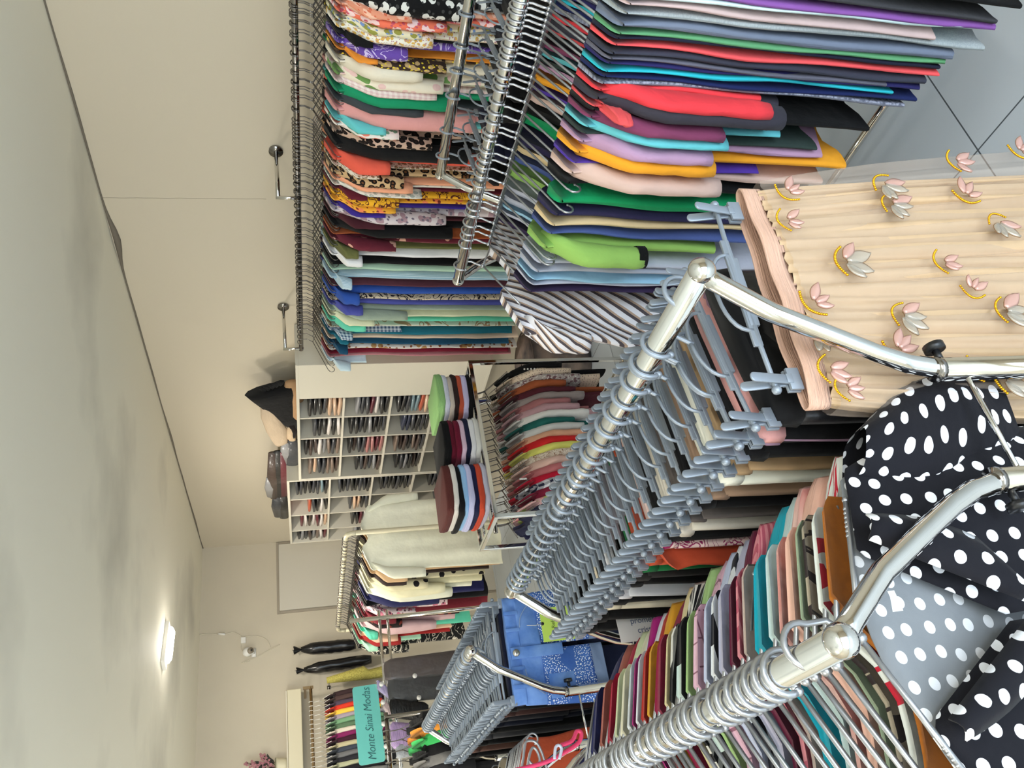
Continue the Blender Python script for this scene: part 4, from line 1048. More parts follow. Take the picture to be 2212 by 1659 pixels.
soft_tube('stuffed_stocking', path((629, 920), (627, 942), (634, 954)), [.025, .03, .02], fab((204, 180, 150)), 'light stocking toe between the two dark feet', 'stockings', flat=.6)
for i, (a, b_, c_, r_) in enumerate((((617, 955), (624, 1000), 'grey', .05), ((632, 950), (632, 1020), 'charcoal', .06), ((622, 985), (628, 1034), 'charcoal', .04))):
    soft_tube('film_bag', [tp(*a), tp(*a).lerp(tp(*b_), .5), tp(*b_)], [r_ * .6, r_, r_ * .7], PKM[c_], 'dark stockings in clear film on top of the near unit, %s of three' % ('left', 'middle', 'right')[i], 'hosiery pack', flat=.4)
for i, (a, b_, c_, r_) in enumerate((((589, 978), (594, 1075), 'brown', .05), ((600, 975), (604, 1072), 'black', .05), ((610, 975), (611, 1070), 'wine', .05), ((583, 1032), (586, 1072), 'grey', .045), ((598, 1070), (602, 1115), 'charcoal', .05), ((611, 1072), (614, 1118), 'black', .05))):
    soft_tube('film_bag', [tp(*a), tp(*a).lerp(tp(*b_), .5), tp(*b_)], [r_ * .6, r_, r_ * .7], PKM[c_], '%s packed stockings standing on the far cubby unit, %s' % (('brown', 'black', 'wine red', 'grey', 'charcoal', 'jet black')[i], ('topmost', 'nearest the middle', 'lowest long one', 'small, topmost', 'at its far end', 'at its lower far corner')[i]), 'hosiery pack', flat=.4)

# ------------------------------------------------------------------ low chrome box rack with short jackets and folded shirts (H)
HX0, HX1, HY0, HY1, HZ = 1.365, 2.175, 3.2, 3.57, EYE - .825
hr = empty('box_rack', (HX0, HY0, 0), 0, 'low chrome box-frame rack carrying short jackets and folded shirts', 'clothes rack')
def sq(p, q, name='frame_tube', r=.0095):
    mb = MB(); P, Q = Vector(p), Vector(q); d = [abs(Q[i] - P[i]) + 2 * r for i in range(3)]
    mb.box((P + Q) / 2, d); return mb.build(name, CHROME, hr, smooth=False, bevel=.0015)
a_, b2 = HX1 - HX0, HY1 - HY0
for x in (0, a_):
    for y in (0, b2): sq((x, y, .01), (x, y, HZ), 'post')
for z in (HZ, .12):
    for y in (0, b2): sq((.019, y, z), (a_ - .019, y, z), 'cross_bar')
    for x in (0, a_): sq((x, .019, z), (x, b2 - .019, z), 'side_bar')
for y in (.10, .27): sq((.019, y, HZ), (a_ - .019, y, HZ), 'top_bar', .006)
mb = MB(); mb.tube([(0, b2 / 2, HZ - .035), (a_, b2 / 2, HZ - .035)], .011, 12); mb.build('rail', CHROMED, hr)
HH = wire_hanger(WIRED, 0.0022, 0.0175, 0.17, 0.10, 'thin dull hanger on the low box rack', 'thin hangers on the low box rack', curl=False, seg=6)
hl = [('black pearl-buttoned', 'cardigan', blk, .64), ('cream dotted', 'blouse', fab((228, 206, 184), 'dotv', (60, 30, 40), s=2.2), .6), ('grey mottled', 'blouse', fab((180, 168, 164), 'flo', (120, 90, 94), (220, 214, 210), 1.4), .5),
      ('rusty orange', 'jacket', fab((160, 84, 50)), .6), ('deep maroon', 'jacket', fab((82, 32, 42)), .6), ('ash grey', 'blouse', fab((150, 138, 136)), .45), ('dusty rose', 'blouse', fab((166, 108, 110)), .5), ('mauve ruffled', 'blouse', fab((190, 150, 156)), .55),
      ('white collared', 'blouse', fab((232, 228, 224)), .5), ('deep green', 'blouse', fab((32, 98, 92)), .48), ('pale blue-white', 'blouse', fab((206, 206, 204)), .48), ('peach nude', 'blouse', fab((222, 166, 136)), .48), ('scarlet', 'blouse', fab((206, 38, 40)), .5),
      ('lemon', 'blouse', fab((220, 216, 112)), .42), ('cream ring-print', 'blouse', fab((230, 214, 196), 'bra', (150, 110, 80), s=2), .5), ('blush mesh', 'blouse', fab((224, 186, 172)), .5), ('old rose', 'blouse', fab((190, 112, 114)), .5),
      ('crimson pearl-buttoned', 'jacket', fab((188, 24, 52)), .5), ('navy white-diamond', 'blouse', fab((40, 42, 66), 'chk', (232, 232, 238), s=1.1), .45), ('raspberry dark', 'blouse', fab((128, 30, 56)), .42), ('pink and lime', 'blouse', fab((238, 190, 190), 'flo', (196, 210, 120), (240, 160, 160), .4), .42), ('midnight blue', 'blouse', fab((28, 30, 60)), .4)]
HI = []
for i, (d, k, m, L_) in enumerate(hl):
    HI.append((2.125 - i * .0345, d, k, m, dict(L=L_ + .02, t=.015, hw=.165, sl=.24 + .04 * (i % 3), neck=.06, drop=.12, puff=.15, amp=.008, cat=('jacket' if k != 'blouse' else 'blouse'))))
run_row('the box rack', 'short tops on the low box rack', HI, HY0 + b2 / 2, HZ - .035, hanger=HH, along='X')
for (i_, X_, pa, pb) in ((0, 2.102, (1133, 797), (1163, 793)), (17, 1.516, (1128, 1026), (1146, 1014))):
    own = [o for o in COL.objects if o.get('label', '').startswith(hl[i_][0] + ' ') and not o.parent][0]
    inv_ = (Matrix.Translation(own.location) @ Matrix.Rotation(own.rotation_euler.z, 4, 'Z')).inverted()
    A_, B_ = at(pa[0], pa[1], X=X_), at(pb[0], pb[1], X=X_)
    for k in range(5):
        p = A_.lerp(B_, k / 4); p.y = max(p.y, 3.158); mb = MB(); mb.ball(inv_ @ p, .0048, 8, 6); mb.build('pearl_button', solid('pearl', (232, 230, 226), .2), own, label='small white pearl button')
for k in range(14): place_hanger(HH, (HX0 + .04 + .055 * k, HY0 + b2 / 2, HZ - .035), pi / 2 + RNG.uniform(-.05, .05))
# folded shirts
def folded(P, dx, dy, th, mat, label, group, seed, rz=0):
    mb = MB(); n = 40; g = []
    prof = [(-.5, .80), (-.42, .93), (-.2, 1.0), (0, 1.0), (.2, 1.0), (.42, .93), (.5, .80)]
    for zf, sc_ in prof:
        row = []
        for k in range(n):
            a = 2 * pi * k / n; ca, sa = cos(a), sin(a); ex = math.copysign(abs(ca) ** .35, ca); ey = math.copysign(abs(sa) ** .35, sa)
            s_ = 1 - (1 - sc_) * .16; sag = -.010 * (max(abs(ex), abs(ey)) ** 6) * 1
            row.append((dx / 2 * ex * s_ + .004 * noise.noise(Vector((a, zf * 3, seed))), dy / 2 * ey * s_ + .005 * noise.noise(Vector((a * 2, zf, seed))), th * zf + sag + .004 * noise.noise(Vector((ex * 2, ey * 2, seed)))))
        g.append(row)
    n0 = mb.quadgrid(g, True); mb.cap([n0 + k for k in reversed(range(n))]); mb.cap([n0 + (len(prof) - 1) * n + k for k in range(n)])
    o = mb.build('folded_shirt', mat); o.location = P; o.rotation_euler = (0, 0, rz); return tag(o, label, 'folded shirt', group)
stacks = [(2.03, .225, [('black', K_), ('lavender', (206, 200, 236)), ('orange-red', (196, 88, 62)), ('dark brown', (52, 36, 34)), ('beige', (214, 200, 186)), ('white lace', (222, 224, 240)), ('light green', (150, 196, 126))]),
          (1.785, .22, [('cream-white', (226, 226, 222)), ('bright white', (236, 236, 240)), ('navy', (30, 34, 62)), ('pale pink', (226, 196, 216)), ('burgundy', (112, 20, 48)), ('wine', (102, 18, 42)), ('black', (12, 12, 14))]),
          (1.535, .255, [('lilac-grey', (196, 196, 214)), ('tomato red', (204, 76, 50)), ('deep navy', (24, 28, 66)), ('lavender', (204, 204, 240)), ('sky blue', (156, 200, 240)), ('black', K_), ('white', (232, 226, 218)), ('chestnut brown', (92, 46, 42))])]
for (cx_, wx, cols) in stacks:
    z = HZ + .0115; nm = {2.03: 'right-hand', 1.785: 'middle', 1.535: 'left-hand'}[cx_]
    for k, (d, c_) in enumerate(cols):
        th = .0235 if k < len(cols) - 1 else .034
        folded((cx_ + RNG.uniform(-.006, .006), HY0 + .16 + RNG.uniform(-.008, .008), z + th / 2 + .004), wx - .012, .29, th, fab(c_), '%s folded shirt in the %s stack on the low box rack' % (d, nm), 'folded shirts on the box rack', k * 3 + cx_, RNG.uniform(-.04, .04)); z += th - .0005
# green shirt hem that hangs over the stack's edge
sh = bpy.data.objects.new('shirt_hem', bpy.data.meshes.new('x')); bpy.data.objects.remove(sh)

# ------------------------------------------------------------------ cream tubular rack with long shirts (I)
XI, ZI = 1.9, EYE - .262
ir = empty('tube_rack', (XI, 4.54, 0), 0, 'cream painted tube rack, crowded with hangers, in front of the cubby units', 'clothes rack')
LI = 1.92
mb = MB(); rail = [(0, 0, ZI - .06), (0, .004, ZI - .028), (0, .018, ZI - .009), (0, .045, ZI), (0, LI - .045, ZI), (0, LI - .018, ZI - .009), (0, LI - .004, ZI - .028), (0, LI, ZI - .06)]
mb.tube(rail, .0145, 12); mb.build('rail', CREAMP, ir)
for y in (0, LI):
    mb = MB(); mb.tube([(0, y, ZI - .055), (0, y, .05)], .0145, 12); mb.build('post', CREAMP, ir)
    mb = MB(); mb.tube([(-.24, y, .035), (.24, y, .035)], .0145, 10); mb.build('foot', CREAMP, ir)
HI_ = wire_hanger(WIRED, .0026, .019, .19, .085, 'steel wire hanger on the cream tube rack', 'wire hangers on the cream tube rack', curl=False, seg=6)
def YI(y, x=900): return at(x, y, X=1.70).y
garment('shirt', (XI, 4.625, ZI), -.05, fab((248, 246, 224)), 'long cream shirt facing the camera at the front of the tube rack', 'long garments on the cream tube rack', L=.93, hw=.205, t=.02, sl=.30, hi=True, flare=1.12, seed=31, neck=.06, cat='shirt', amp=.010)
place_hanger(HI_, (XI, 4.625, ZI), -.05)
il = [(4.70, 'beige', 'shirt', fab((206, 170, 130)), dict(L=.93, sl=.2, t=.018)), (4.77, 'dark brown', 'dress', fab((60, 48, 44)), dict(L=.86, t=.02, sl=.2)), (4.86, 'cream black-trimmed', 'blouse', fab((222, 212, 176), 'flo', (222, 212, 176), (30, 26, 30), .25), dict(L=.85, sl=.34, t=.03)),
      (4.96, 'soft cream', 'blouse', fab((226, 220, 186)), dict(L=.85, sl=.46, t=.04, puff=.3)), (5.06, 'ivory long-sleeved', 'blouse', fab((226, 226, 206)), dict(L=.8, sl=.52, t=.04, puff=.2)), (5.18, 'dark navy', 'dress', fab((32, 34, 78)), dict(L=.9, sl=.45, t=.045)),
      (5.30, 'black', 'dress', blk, dict(L=.95, t=.04)), (5.40, 'pink and white floral', 'blouse', fab((226, 206, 206), 'flo', (206, 120, 140), (90, 60, 70), .8), dict(L=.7, sl=.32, t=.03)), (5.52, 'maroon', 'dress', fab((112, 34, 44)), dict(L=1.0, t=.03, sl=.2)),
      (5.62, 'black and wine', 'blouse', fab((30, 20, 22), 'flo', (120, 50, 40), (30, 20, 20), .5), dict(L=.8, sl=.25, t=.035)), (5.74, 'dusty pink', 'blouse', fab((206, 172, 174)), dict(L=.8, sl=.5, t=.05, puff=.3)), (5.86, 'seafoam', 'dress', fab((92, 196, 164)), dict(L=.92, t=.04, sl=.1)),
      (5.96, 'nude and violet', 'dress', fab((220, 176, 150)), dict(L=.8, t=.02, sl=.25)), (6.06, 'dark red', 'blouse', fab((150, 36, 36)), dict(L=.8, t=.035, sl=.28)), (6.17, 'mint', 'blouse', fab((170, 218, 190)), dict(L=.6, t=.03, sl=.12)),
      (6.29, 'black white-figured', 'dress', fab((32, 32, 32), 'bra', (214, 206, 190), s=.7), dict(L=.95, sl=.36, t=.04))]
for it in il: it[4].setdefault('neck', .07)
run_row('the tube rack', 'long garments on the cream tube rack', il, XI, ZI, hanger=HI_)
yy = 4.66
while yy < 6.36: place_hanger(HI_, (XI, yy, ZI), RNG.uniform(-.08, .08)); yy += RNG.uniform(.045, .06)

# ------------------------------------------------------------------ back wall: valance, brass rail with coats, bags, flowers, camera
v = empty('valance_box', (1.655, YB, EYE + .03), 0, 'long cream valance box high on the back wall above the coats', 'valance')
mb = MB(); mb.box((-1.2, -.075, .055), (2.4, .15, .11)); mb.build('box', CREAMP, v, smooth=False, bevel=.006)
mb = MB(); mb.box((-1.2, -.06, .118), (2.4, .12, .012)); mb.build('ledge', MELA, v, smooth=False, bevel=.003)
YK = 6.93; ZK = EYE - .045
kr = empty('coat_rail', (1.615, YB, ZK), 0, 'warm metal rail with a bracket at its right end below the valance', 'rail')
mb = MB(); mb.tube([(0, YK - YB, 0), (-2.3, YK - YB, 0)], .012, 12); mb.build('rail', BRASS, kr)
for x in (-.004, -2.2): mb = MB(); mb.box((x, (YK - YB) / 2, .045), (.02, YB - YK - .004, .02)); mb.box((x, YK - YB, .02), (.022, .022, .08)); mb.build('bracket', BRASS, kr, smooth=False)
HK = wire_hanger(WHITEP, .0022, .0185, .17, .09, 'clear white hanger on the back wall rail', 'pale hangers on the back wall rail', curl=False, seg=6)
kl = [('black-brown', 'coat', (50, 34, 36)), ('dark umber', 'coat', (72, 54, 52)), ('dusk purple', 'coat', (74, 62, 78)), ('fire red', 'jacket', (196, 52, 34)), ('golden yellow', 'jacket', (226, 184, 70)), ('grey lilac', 'blouse', (150, 140, 152)), ('moss green', 'jacket', (110, 150, 114)),
      ('dark moss', 'jacket', (84, 110, 84)), ('off-white', 'blouse', (206, 196, 182)), ('magenta', 'jacket', (120, 32, 84)), ('dark plum', 'jacket', (58, 24, 40)), ('pale khaki', 'blouse', (176, 168, 136)), ('slate blue', 'coat', (56, 62, 74)), ('grey tweed', 'coat', (104, 104, 106)), ('near-black', 'coat', (36, 36, 42)), ('olive white', 'blouse', (168, 170, 140)), ('black', 'coat', (26, 26, 30)), ('grey figured', 'blouse', (120, 120, 118)), ('sooty', 'coat', (32, 34, 38))]
KI = [(1.50 - .034 * i, d, k, fab(c_), dict(L=.55 + .05 * (i % 3), t=.015, hw=.17, sl=.36, neck=.06, drop=.12, puff=.1)) for i, (d, k, c_) in enumerate(kl)]
run_row('the back rail', 'coats on the back wall rail', KI, YK, ZK, hanger=HK, along='X')
def garment_bag(px0, px1, wx, label, tip):
    a = at(px0[0], px0[1], Y=7.14); b_ = at(px1[0], px1[1], Y=7.14); r = empty('garment_bag', a, 0, label, 'bag')
    H_ = a.z - b_.z; g = []; mb = MB(); n = 18
    for j in range(19):
        f = j / 18; w_ = wx * (min(1, .28 + f * 3.6)) ** .8 * (1 if f < .9 else 1 - (f - .9) * 3); row = []
        for k in range(n):
            an = 2 * pi * k / n; row.append(((b_.x - a.x) * f + w_ * cos(an) + .006 * noise.noise(Vector((f * 12, an, wx * 50))), min(.095, .055 * (w_ / wx) * sin(an)) + .006 * noise.noise(Vector((f * 9, an * 2, 3))), -.05 - (H_ - .05) * f))
        g.append(row)
    n0 = mb.quadgrid(g, True); mb.cap([n0 + k for k in reversed(range(n))]); mb.cap([n0 + 18 * n + k for k in range(n)])
    bm = solid('glossy_black_bag', (20, 20, 23), .25); mb.build('bag_body', bm, r)
    mb = MB(); mb.tube([(0, YB - 7.14, .0), (0, 0, 0), (0, -.012, .02)], .004, 6); mb.build('wall_hook', CHROMED, r)
    mb = MB(); mb.quadgrid([[((.008 + tip * f) * cos(2 * pi * k / 10), (.008 + tip * .5 * f) * sin(2 * pi * k / 10) , -.05 + .055 * f + .008 * (k % 2) * f) for k in range(10)] for f in (0, .3, .65, 1)], True); mb.build('tied_top', bm, r)
garment_bag((637, 1405), (768, 1392), .050, 'glossy black garment bag with knotted top on the back wall, near the cream rack', .03)
garment_bag((643, 1449), (802, 1424), .046, 'second glossy black bag on the back wall, nearest the valance', .022)
p_, q_ = at(706, 1470, Y=7.0), at(965, 1425, Y=7.0)
soft_tube('rolled_cloth', [p_, p_.lerp(q_, .3) + Vector((.01, 0, 0)), p_.lerp(q_, .34) + Vector((-.01, 0, 0)), p_.lerp(q_, .7), q_], [.03, .07, .05, .07, .06], fab((196, 186, 98), 'flo', (170, 160, 80), (120, 110, 60), 2), 'long yellow printed cloth hanging beside the coats on the back wall', 'cloth', flat=.8)
wh = MB(); wh.tube([p_ + Vector((0, 0, -.02)), p_ + Vector((0, YB - 7.0, -.02))], .004, 6); wh.box(p_ + Vector((0, YB - 7.0 - .003, -.02)), (.03, .006, .03)); tag(wh.build('wall_hook', CHROMED), 'small steel hook on the back wall holding the long yellow cloth', 'hook')
# flowers in a ribbed pot on the valance
fp = empty('flower_pot', (1.10, YB - .08, EYE + .154), 0, 'potted pink blossom twigs with dark leaves standing on the valance box', 'potted plant')
mb = MB(); mb.quadgrid([[((.05 + .014 * f) * (1 + .04 * (k % 2)) * cos(2 * pi * k / 24), (.05 + .014 * f) * (1 + .04 * (k % 2)) * sin(2 * pi * k / 24), .0 + .09 * f) for k in range(24)] for f in (0, .25, .5, .75, 1, .98)], True); mb.cap(list(range(23, -1, -1))); mb.build('pot', CREAMP, fp)
rr = random.Random(2); stem = MB(); leaf = MB(); blos = []
for i in range(7):
    an = rr.uniform(-.5, .9); az = rr.uniform(-1.2, 1.2); ln = rr.uniform(.14, .23); pts = [Vector((0.01 * i - .03, 0, .08))]
    for k in range(1, 7): pts.append(pts[0] + Vector((sin(an) * ln * k / 6, -.25 * abs(sin(az)) * ln * k / 6, cos(an) * ln * k / 6)) + Vector((.008 * sin(k * 2 + i), 0, 0)))
    stem.tube(pts, .0025, 5)
    for k in range(2, 7):
        for s_ in range(3): blos.append(pts[k] + Vector((rr.uniform(-.018, .018), rr.uniform(-.015, .01), rr.uniform(-.012, .012))))
    for k in (1, 3):
        d = Vector((rr.uniform(-1, 1), -.3, rr.uniform(.1, .8))).normalized(); c = pts[k]; s_ = d.cross(Vector((0, 1, 0))).normalized()
        leaf.quadgrid([[c + d * .055 * f + s_ * .012 * w_ * sin(pi * min(.97, f + .03)) + Vector((0, -.004 * abs(w_), 0)) for w_ in (-1, 0, 1)] for f in (0, .25, .5, .75, 1)])
stem.build('twigs', solid('twig', (60, 40, 36), .7), fp); o = leaf.build('leaves', solid('dark_leaf', (44, 44, 36), .6), fp); sm_ = o.modifiers.new('s', 'SOLIDIFY'); sm_.thickness = .001
mb = MB()
for p in blos:
    for k in range(5): mb.ball(p + Vector((.006 * cos(k * 1.257), 0, .006 * sin(k * 1.257))), .0048, 6, 4, (1, .5, 1))
mb.build('blossoms', solid('blossom', (176, 120, 128), .7), fp)
# small white camera on the back wall with its cables
sc_o = empty('security_camera', at(535, 1412, Y=YB), 0, 'small white dome camera with cable on the back wall', 'camera')
mb = MB(); mb.ball((0, -.05, 0), .038, 18, 12); mb.build('body', WHITEP, sc_o)
mb = MB(); mb.tube([(.0, -.068, -.018), (.0, -.09, -.034)], .024, 16); lo_ = mb.build('lens_ring', solid('lens_ring', (140, 130, 112), .4), sc_o)
mb = MB(); mb.ball((.0, -.092, -.036), .009, 10, 6); mb.build('lens', BLACKP, lo_)
mb = MB(); mb.tube([(0, -.03, -.01), (0, -.002, -.05)], .016, 10); mb.box((0, -.006, -.05), (.07, .012, .035)); mb.build('base', WHITEP, sc_o)
jb = MB(); jb.box((0, -.012, 0), (.05, .024, .04)); jo = jb.build('junction_box', WHITEP, None, smooth=False, bevel=.003); jo.location = at(526, 1384, Y=YB); tag(jo, 'small square white junction box on the back wall beside the dome camera', 'box')
def cable(pts, label, r=.0028, m=None):
    P = [at(x, y, Y=YB - .006) for x, y in pts]; S = []
    for i in range(len(P) - 1):
        p0 = P[max(i - 1, 0)]; p3 = P[min(i + 2, len(P) - 1)]
        for k in range(6):
            t = k / 6; S.append(.5 * ((2 * P[i]) + (P[i + 1] - p0) * t + (2 * p0 - 5 * P[i] + 4 * P[i + 1] - p3) * t * t + (3 * P[i] - p0 - 3 * P[i + 1] + p3) * t ** 3))
    S.append(P[-1]); mb = MB(); mb.tube(S, r, 6); o = mb.build('cable', m or solid('cable', (206, 198, 178), .5)); return tag(o, label, 'cable')
cable([(431, 1371), (455, 1369), (480, 1371), (505, 1366), (522, 1375)], 'pale cable running along the back wall from the ceiling to the box')
cable([(524, 1386), (520, 1400), (527, 1410)], 'short loop of cable from box to dome camera')
cable([(540, 1428), (522, 1432), (556, 1418), (580, 1405), (604, 1392)], 'pale cable under the dome camera ending in a plug')
cable([(528, 1375), (555, 1374), (576, 1382), (584, 1398)], 'thin curved cable to the right of the junction box')
o = soft_tube('cable_clip', [at(472, 1369, Y=YB - .01), at(486, 1370, Y=YB - .01)], [.014, .014], WHITEP, 'small cable coupling on the back wall wire near the ceiling', 'cable clip')

# ------------------------------------------------------------------ sign stand with packed goods and a lower rack, far left
YS = 4.5
s0, s1, s2 = at(765, 1484, Y=YS), at(768, 1655, Y=YS), at(820, 1483, Y=YS)
sw, shh = s0.x - s1.x, s0.z - s2.z
sg = empty('shop_sign', ((s0.x + s1.x) / 2, YS, (s0.z + s2.z) / 2 + .005), 0, 'teal shop sign lettered Monte Sinai Modas above the packed goods', 'sign'); sg.rotation_euler = (0, -.03, 0)
mb = MB(); out = []
for (cx_, cz_, a0) in ((sw / 2 - .015, shh / 2 - .015, 0), (-sw / 2 + .015, shh / 2 - .015, 90), (-sw / 2 + .015, -shh / 2 + .015, 180), (sw / 2 - .015, -shh / 2 + .015, 270)):
    for k in range(6): an = math.radians(a0 + 18 * k); out.append((cx_ + .015 * cos(an), cz_ + .015 * sin(an)))
mb.quadgrid([[(x, y_, z) for x, z in out] for y_ in (-.003, .003)], True); n_ = len(out); mb.cap(list(range(n_))); mb.cap([n_ + k for k in reversed(range(n_))])
mb.build('board', solid('teal_board', (106, 196, 186), .5), sg, smooth=False)
text_mesh('Monte Sinai Modas', .058, solid('dark_teal_ink', (36, 92, 94), .6), sg, Vector((0, -.0042, -.004)), UPR, shear=.35, name='lettering', sx=.80, offset=-.0006)
st = empty('display_stand', (s1.x, YS + .03, 0), 0, 'chrome stand behind the teal sign with pegs of packed goods', 'stand')
for (x0_, x1_) in ((-.25, .78),):
    for z in (s2.z - .03, s2.z - .075): mb = MB(); mb.tube([(x0_, 0, z), (x1_, 0, z)], .008, 10); mb.build('cross_bar', CHROME, st)
for x in (-.2, .74):
    mb = MB(); mb.tube([(x, 0, .03), (x, 0, s0.z)], .012, 10); mb.build('post', CHROME, st); mb = MB(); mb.box((x, 0, .015), (.05, .4, .03)); mb.build('foot', CHROMED, st, smooth=False)
def peg(px): 
    p = at(px[0], px[1], Y=YS - .12) ; return p
pegs = [(824, 1478), (827, 1517), (829, 1564), (834, 1612), (896, 1460), (905, 1507)]
for i, px in enumerate(pegs):
    p = peg(px); q = st.matrix_basis.inverted() @ p if False else p - Vector((s1.x, YS + .03, 0))
    mb = MB(); mb.tube([(q.x, -.01, q.z), (q.x, q.y, q.z)], .004, 6); pg = mb.build('peg', CHROME, st); mb = MB(); mb.tube([(q.x, q.y, q.z), (q.x, q.y - .006, q.z)], .012, 14); mb.build('round_cap', WHITEP, pg)
def packed(px0, px1, wd, col, label, th=.02, Y=YS - .03, film=True, nm='packed_garment'):
    a, b_ = at(px0[0], px0[1], Y=Y), at(px1[0], px1[1], Y=Y); r = empty(nm, a, 0, label, 'packed garment'); d = b_ - a
    mb = MB(); g = []; n = 16
    for j in range(13):
        f = j / 12; e = 1 if 0 < j < 12 else .75; row = []
        for k in range(n):
            an = 2 * pi * k / n; row.append((d.x * f + wd / 2 * e * math.copysign(abs(cos(an)) ** .5, cos(an)), th / 2 * math.copysign(abs(sin(an)) ** .7, sin(an)) + .007 * noise.noise(Vector((f * 9, cos(an) * 2, wd * 40))), d.z * f + .004 * sin(an * 3)))
        g.append(row)
    n0 = mb.quadgrid(g, True); mb.cap([n0 + k for k in reversed(range(n))]); mb.cap([n0 + 12 * n + k for k in range(n)])
    mb.build('folded_cloth', PKM[col] if isinstance(col, str) else fab(col, sat=True), r)
    if film:
        mb = MB(); mb.quadgrid([[(d.x * f + wd / 2 * 1.1 * math.copysign(abs(cos(2 * pi * k / 20)) ** .5, cos(2 * pi * k / 20)), (th / 2 + .006) * math.copysign(abs(sin(2 * pi * k / 20)) ** .7, sin(2 * pi * k / 20)) + .006 * noise.noise(Vector((f * 14, k * .7, 4))), (d.z) * f * 1.04 + .01) for k in range(20)] for f in [j / 14 for j in range(15)]], True); mb.build('clear_film', plastic_film(), r)
packed((830, 1450), (1010, 1425), .12, 'brown', 'dark brown garment in glossy film hanging left of the denim rack', .03)
packed((838, 1492), (1000, 1478), .13, 'black', 'black garment in glossy film below the dark brown one', .03)
packed((815, 1478), (842, 1500), .05, (168, 156, 196), 'small lilac pack on the peg beside the teal sign', .02)
packed((828, 1520), (850, 1545), .05, (200, 176, 176), 'small pink-beige pack on the peg beside the teal sign', .02)
packed((842, 1528), (925, 1540), .10, (7, 7, 8), 'plain black furry pouch beside the lilac pack', .05, film=False)
packed((845, 1588), (908, 1592), .13, (170, 140, 190), 'shiny lilac pack in clear film under the black pouch', .04)
packed((912, 1570), (945, 1578), .09, (20, 20, 22), 'round black bundle to the right of the shiny lilac pack', .06, film=False)
packed((930, 1545), (1030, 1500), .10, 'charcoal', 'charcoal folded trousers behind the clip hangers of the denim rack', .05)
packed((856, 1625), (960, 1600), .07, (150, 154, 160), 'grey paper-wrapped bundle below the lilac pack', .04, film=False)
# low row of tops under the sign
lr = empty('low_rail', (.12, 4.02, 0), 0, 'low chrome rail of mixed tops under the packed goods', 'clothes rack'); ZL_ = EYE - .36
mb = MB(); mb.tube([(-.2, 0, ZL_), (.66, 0, ZL_)], .009, 10); mb.build('rail', CHROMED, lr)
for x in (-.18, .64): mb = MB(); mb.tube([(x, 0, .02), (x, 0, ZL_ + .01)], .010, 10); mb.build('post', CHROMED, lr)
HL = wire_hanger(WIRED, .0024, .0185, .18, .09, 'dull wire hanger on the low rail under the packed goods', 'wire hangers on the low rail', curl=False, seg=6)
ll = [('black hooded', (22, 22, 24)), ('amber', (214, 140, 52)), ('grass green', (60, 176, 92)), ('pitch black', (14, 14, 16)), ('stone grey', (120, 118, 116)), ('dark charcoal', (44, 44, 48)), ('cream black-blotched', None), ('grey-green', (96, 104, 96)), ('dim black', (24, 24, 26)), ('coffee', (70, 52, 44))]
LLI = [(.70 - .045 * i, d, 'top', fab(c_) if c_ else fab((214, 198, 166), 'leo', (214, 198, 166), (26, 22, 20), .35), dict(L=.5, t=.024, hw=.18, sl=.2, neck=.07)) for i, (d, c_) in enumerate(ll)]
run_row('the low rail', 'tops on the low rail', LLI, 4.02, ZL_, hanger=HL, along='X')
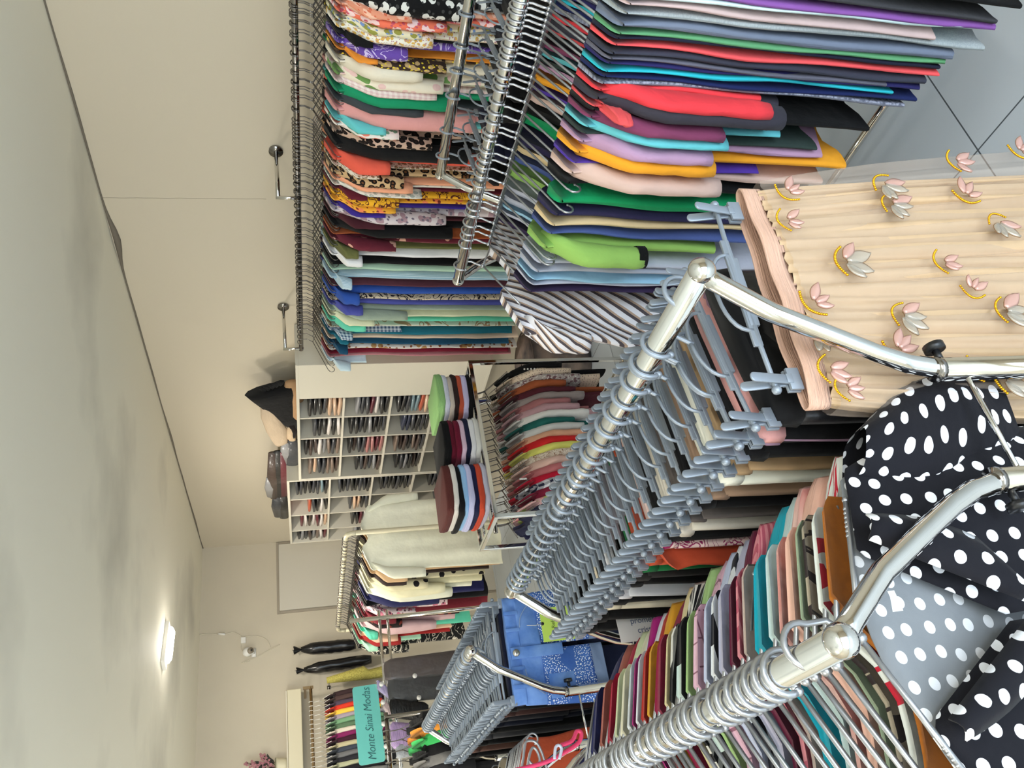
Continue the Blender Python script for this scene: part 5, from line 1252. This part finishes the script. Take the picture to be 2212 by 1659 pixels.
# loose plastic hangers parked at the end of the denim rack
def loose_hanger(pts, r_, m, label, Y):
    P = [at(x, y, Y=Y) for x, y in pts]; S = []
    for i in range(len(P) - 1):
        p0 = P[max(i - 1, 0)]; p3 = P[min(i + 2, len(P) - 1)]
        for k in range(6):
            t = k / 6; S.append(.5 * ((2 * P[i]) + (P[i + 1] - p0) * t + (2 * p0 - 5 * P[i] + 4 * P[i + 1] - p3) * t * t + (3 * P[i] - p0 - 3 * P[i + 1] + p3) * t ** 3))
    S.append(P[-1]); mb = MB(); mb.tube(S, r_, 8); o = mb.build('plastic_hanger', m); return tag(o, label, 'hanger')
loose_hanger([(1212, 1610), (1236, 1600), (1246, 1580), (1256, 1584), (1250, 1604), (1222, 1624), (1180, 1646), (1120, 1662), (1060, 1672)], .0055, solid('hot_pink_plastic', (240, 72, 120), .35), 'hot pink plastic hanger beside the dark arm of the denim rack', 2.25)
loose_hanger([(1198, 1640), (1200, 1616), (1207, 1610), (1213, 1618), (1208, 1640)], .004, solid('pale_lilac_plastic', (214, 220, 240), .35), 'pale lilac hanger hook in front of the pink hanger', 2.24)
loose_hanger([(1122, 1680), (1130, 1640), (1134, 1606), (1146, 1600), (1160, 1606), (1172, 1630), (1184, 1670)], .0036, WIRE, 'bent silver hanger behind the pink hanger, topmost', 2.27)
loose_hanger([(1136, 1690), (1142, 1640), (1150, 1616), (1160, 1622), (1166, 1645), (1152, 1652), (1140, 1640)], .0036, WIRE, 'curled silver hanger tip under the topmost bent one', 2.29)

# ------------------------------------------------------------------ pouf under the end of the wall rail
pf = empty('pouf', (2.70, 4.02, 0), 0, 'mottled grey-brown round pouf under the far end of the wall rail', 'stool')
m, nt, b = newmat('mottled_velvet'); tc = N(nt, 'ShaderNodeTexCoord'); n1 = N(nt, 'ShaderNodeTexNoise'); nt.links.new(tc.outputs['Object'], n1.inputs['Vector']); n1.inputs['Scale'].default_value = 7; n1.inputs['Detail'].default_value = 6
cr = N(nt, 'ShaderNodeValToRGB'); nt.links.new(n1.outputs[0], cr.inputs[0]); cr.color_ramp.elements[0].position = .35; cr.color_ramp.elements[0].color = lin((64, 62, 66)); cr.color_ramp.elements[1].position = .65; cr.color_ramp.elements[1].color = lin((150, 132, 120)); nt.links.new(cr.outputs[0], b.inputs['Base Color']); b.inputs['Roughness'].default_value = .8
mb = MB(); mb.quadgrid([[(r_ * cos(2 * pi * k / 32), r_ * sin(2 * pi * k / 32), z) for k in range(32)] for r_, z in ((.01, 0.002), (.19, .002), (.205, .02), (.21, .2), (.205, .36), (.19, .385), (.1, .392), (.01, .393))], True); mb.build('cushion', m, pf)
mb = MB(); mb.tube([(.212 * cos(2 * pi * k / 32), .212 * sin(2 * pi * k / 32), .372) for k in range(32)], .005, 6, close=True); mb.build('piping', solid('piping', (90, 80, 74), .8), pf)
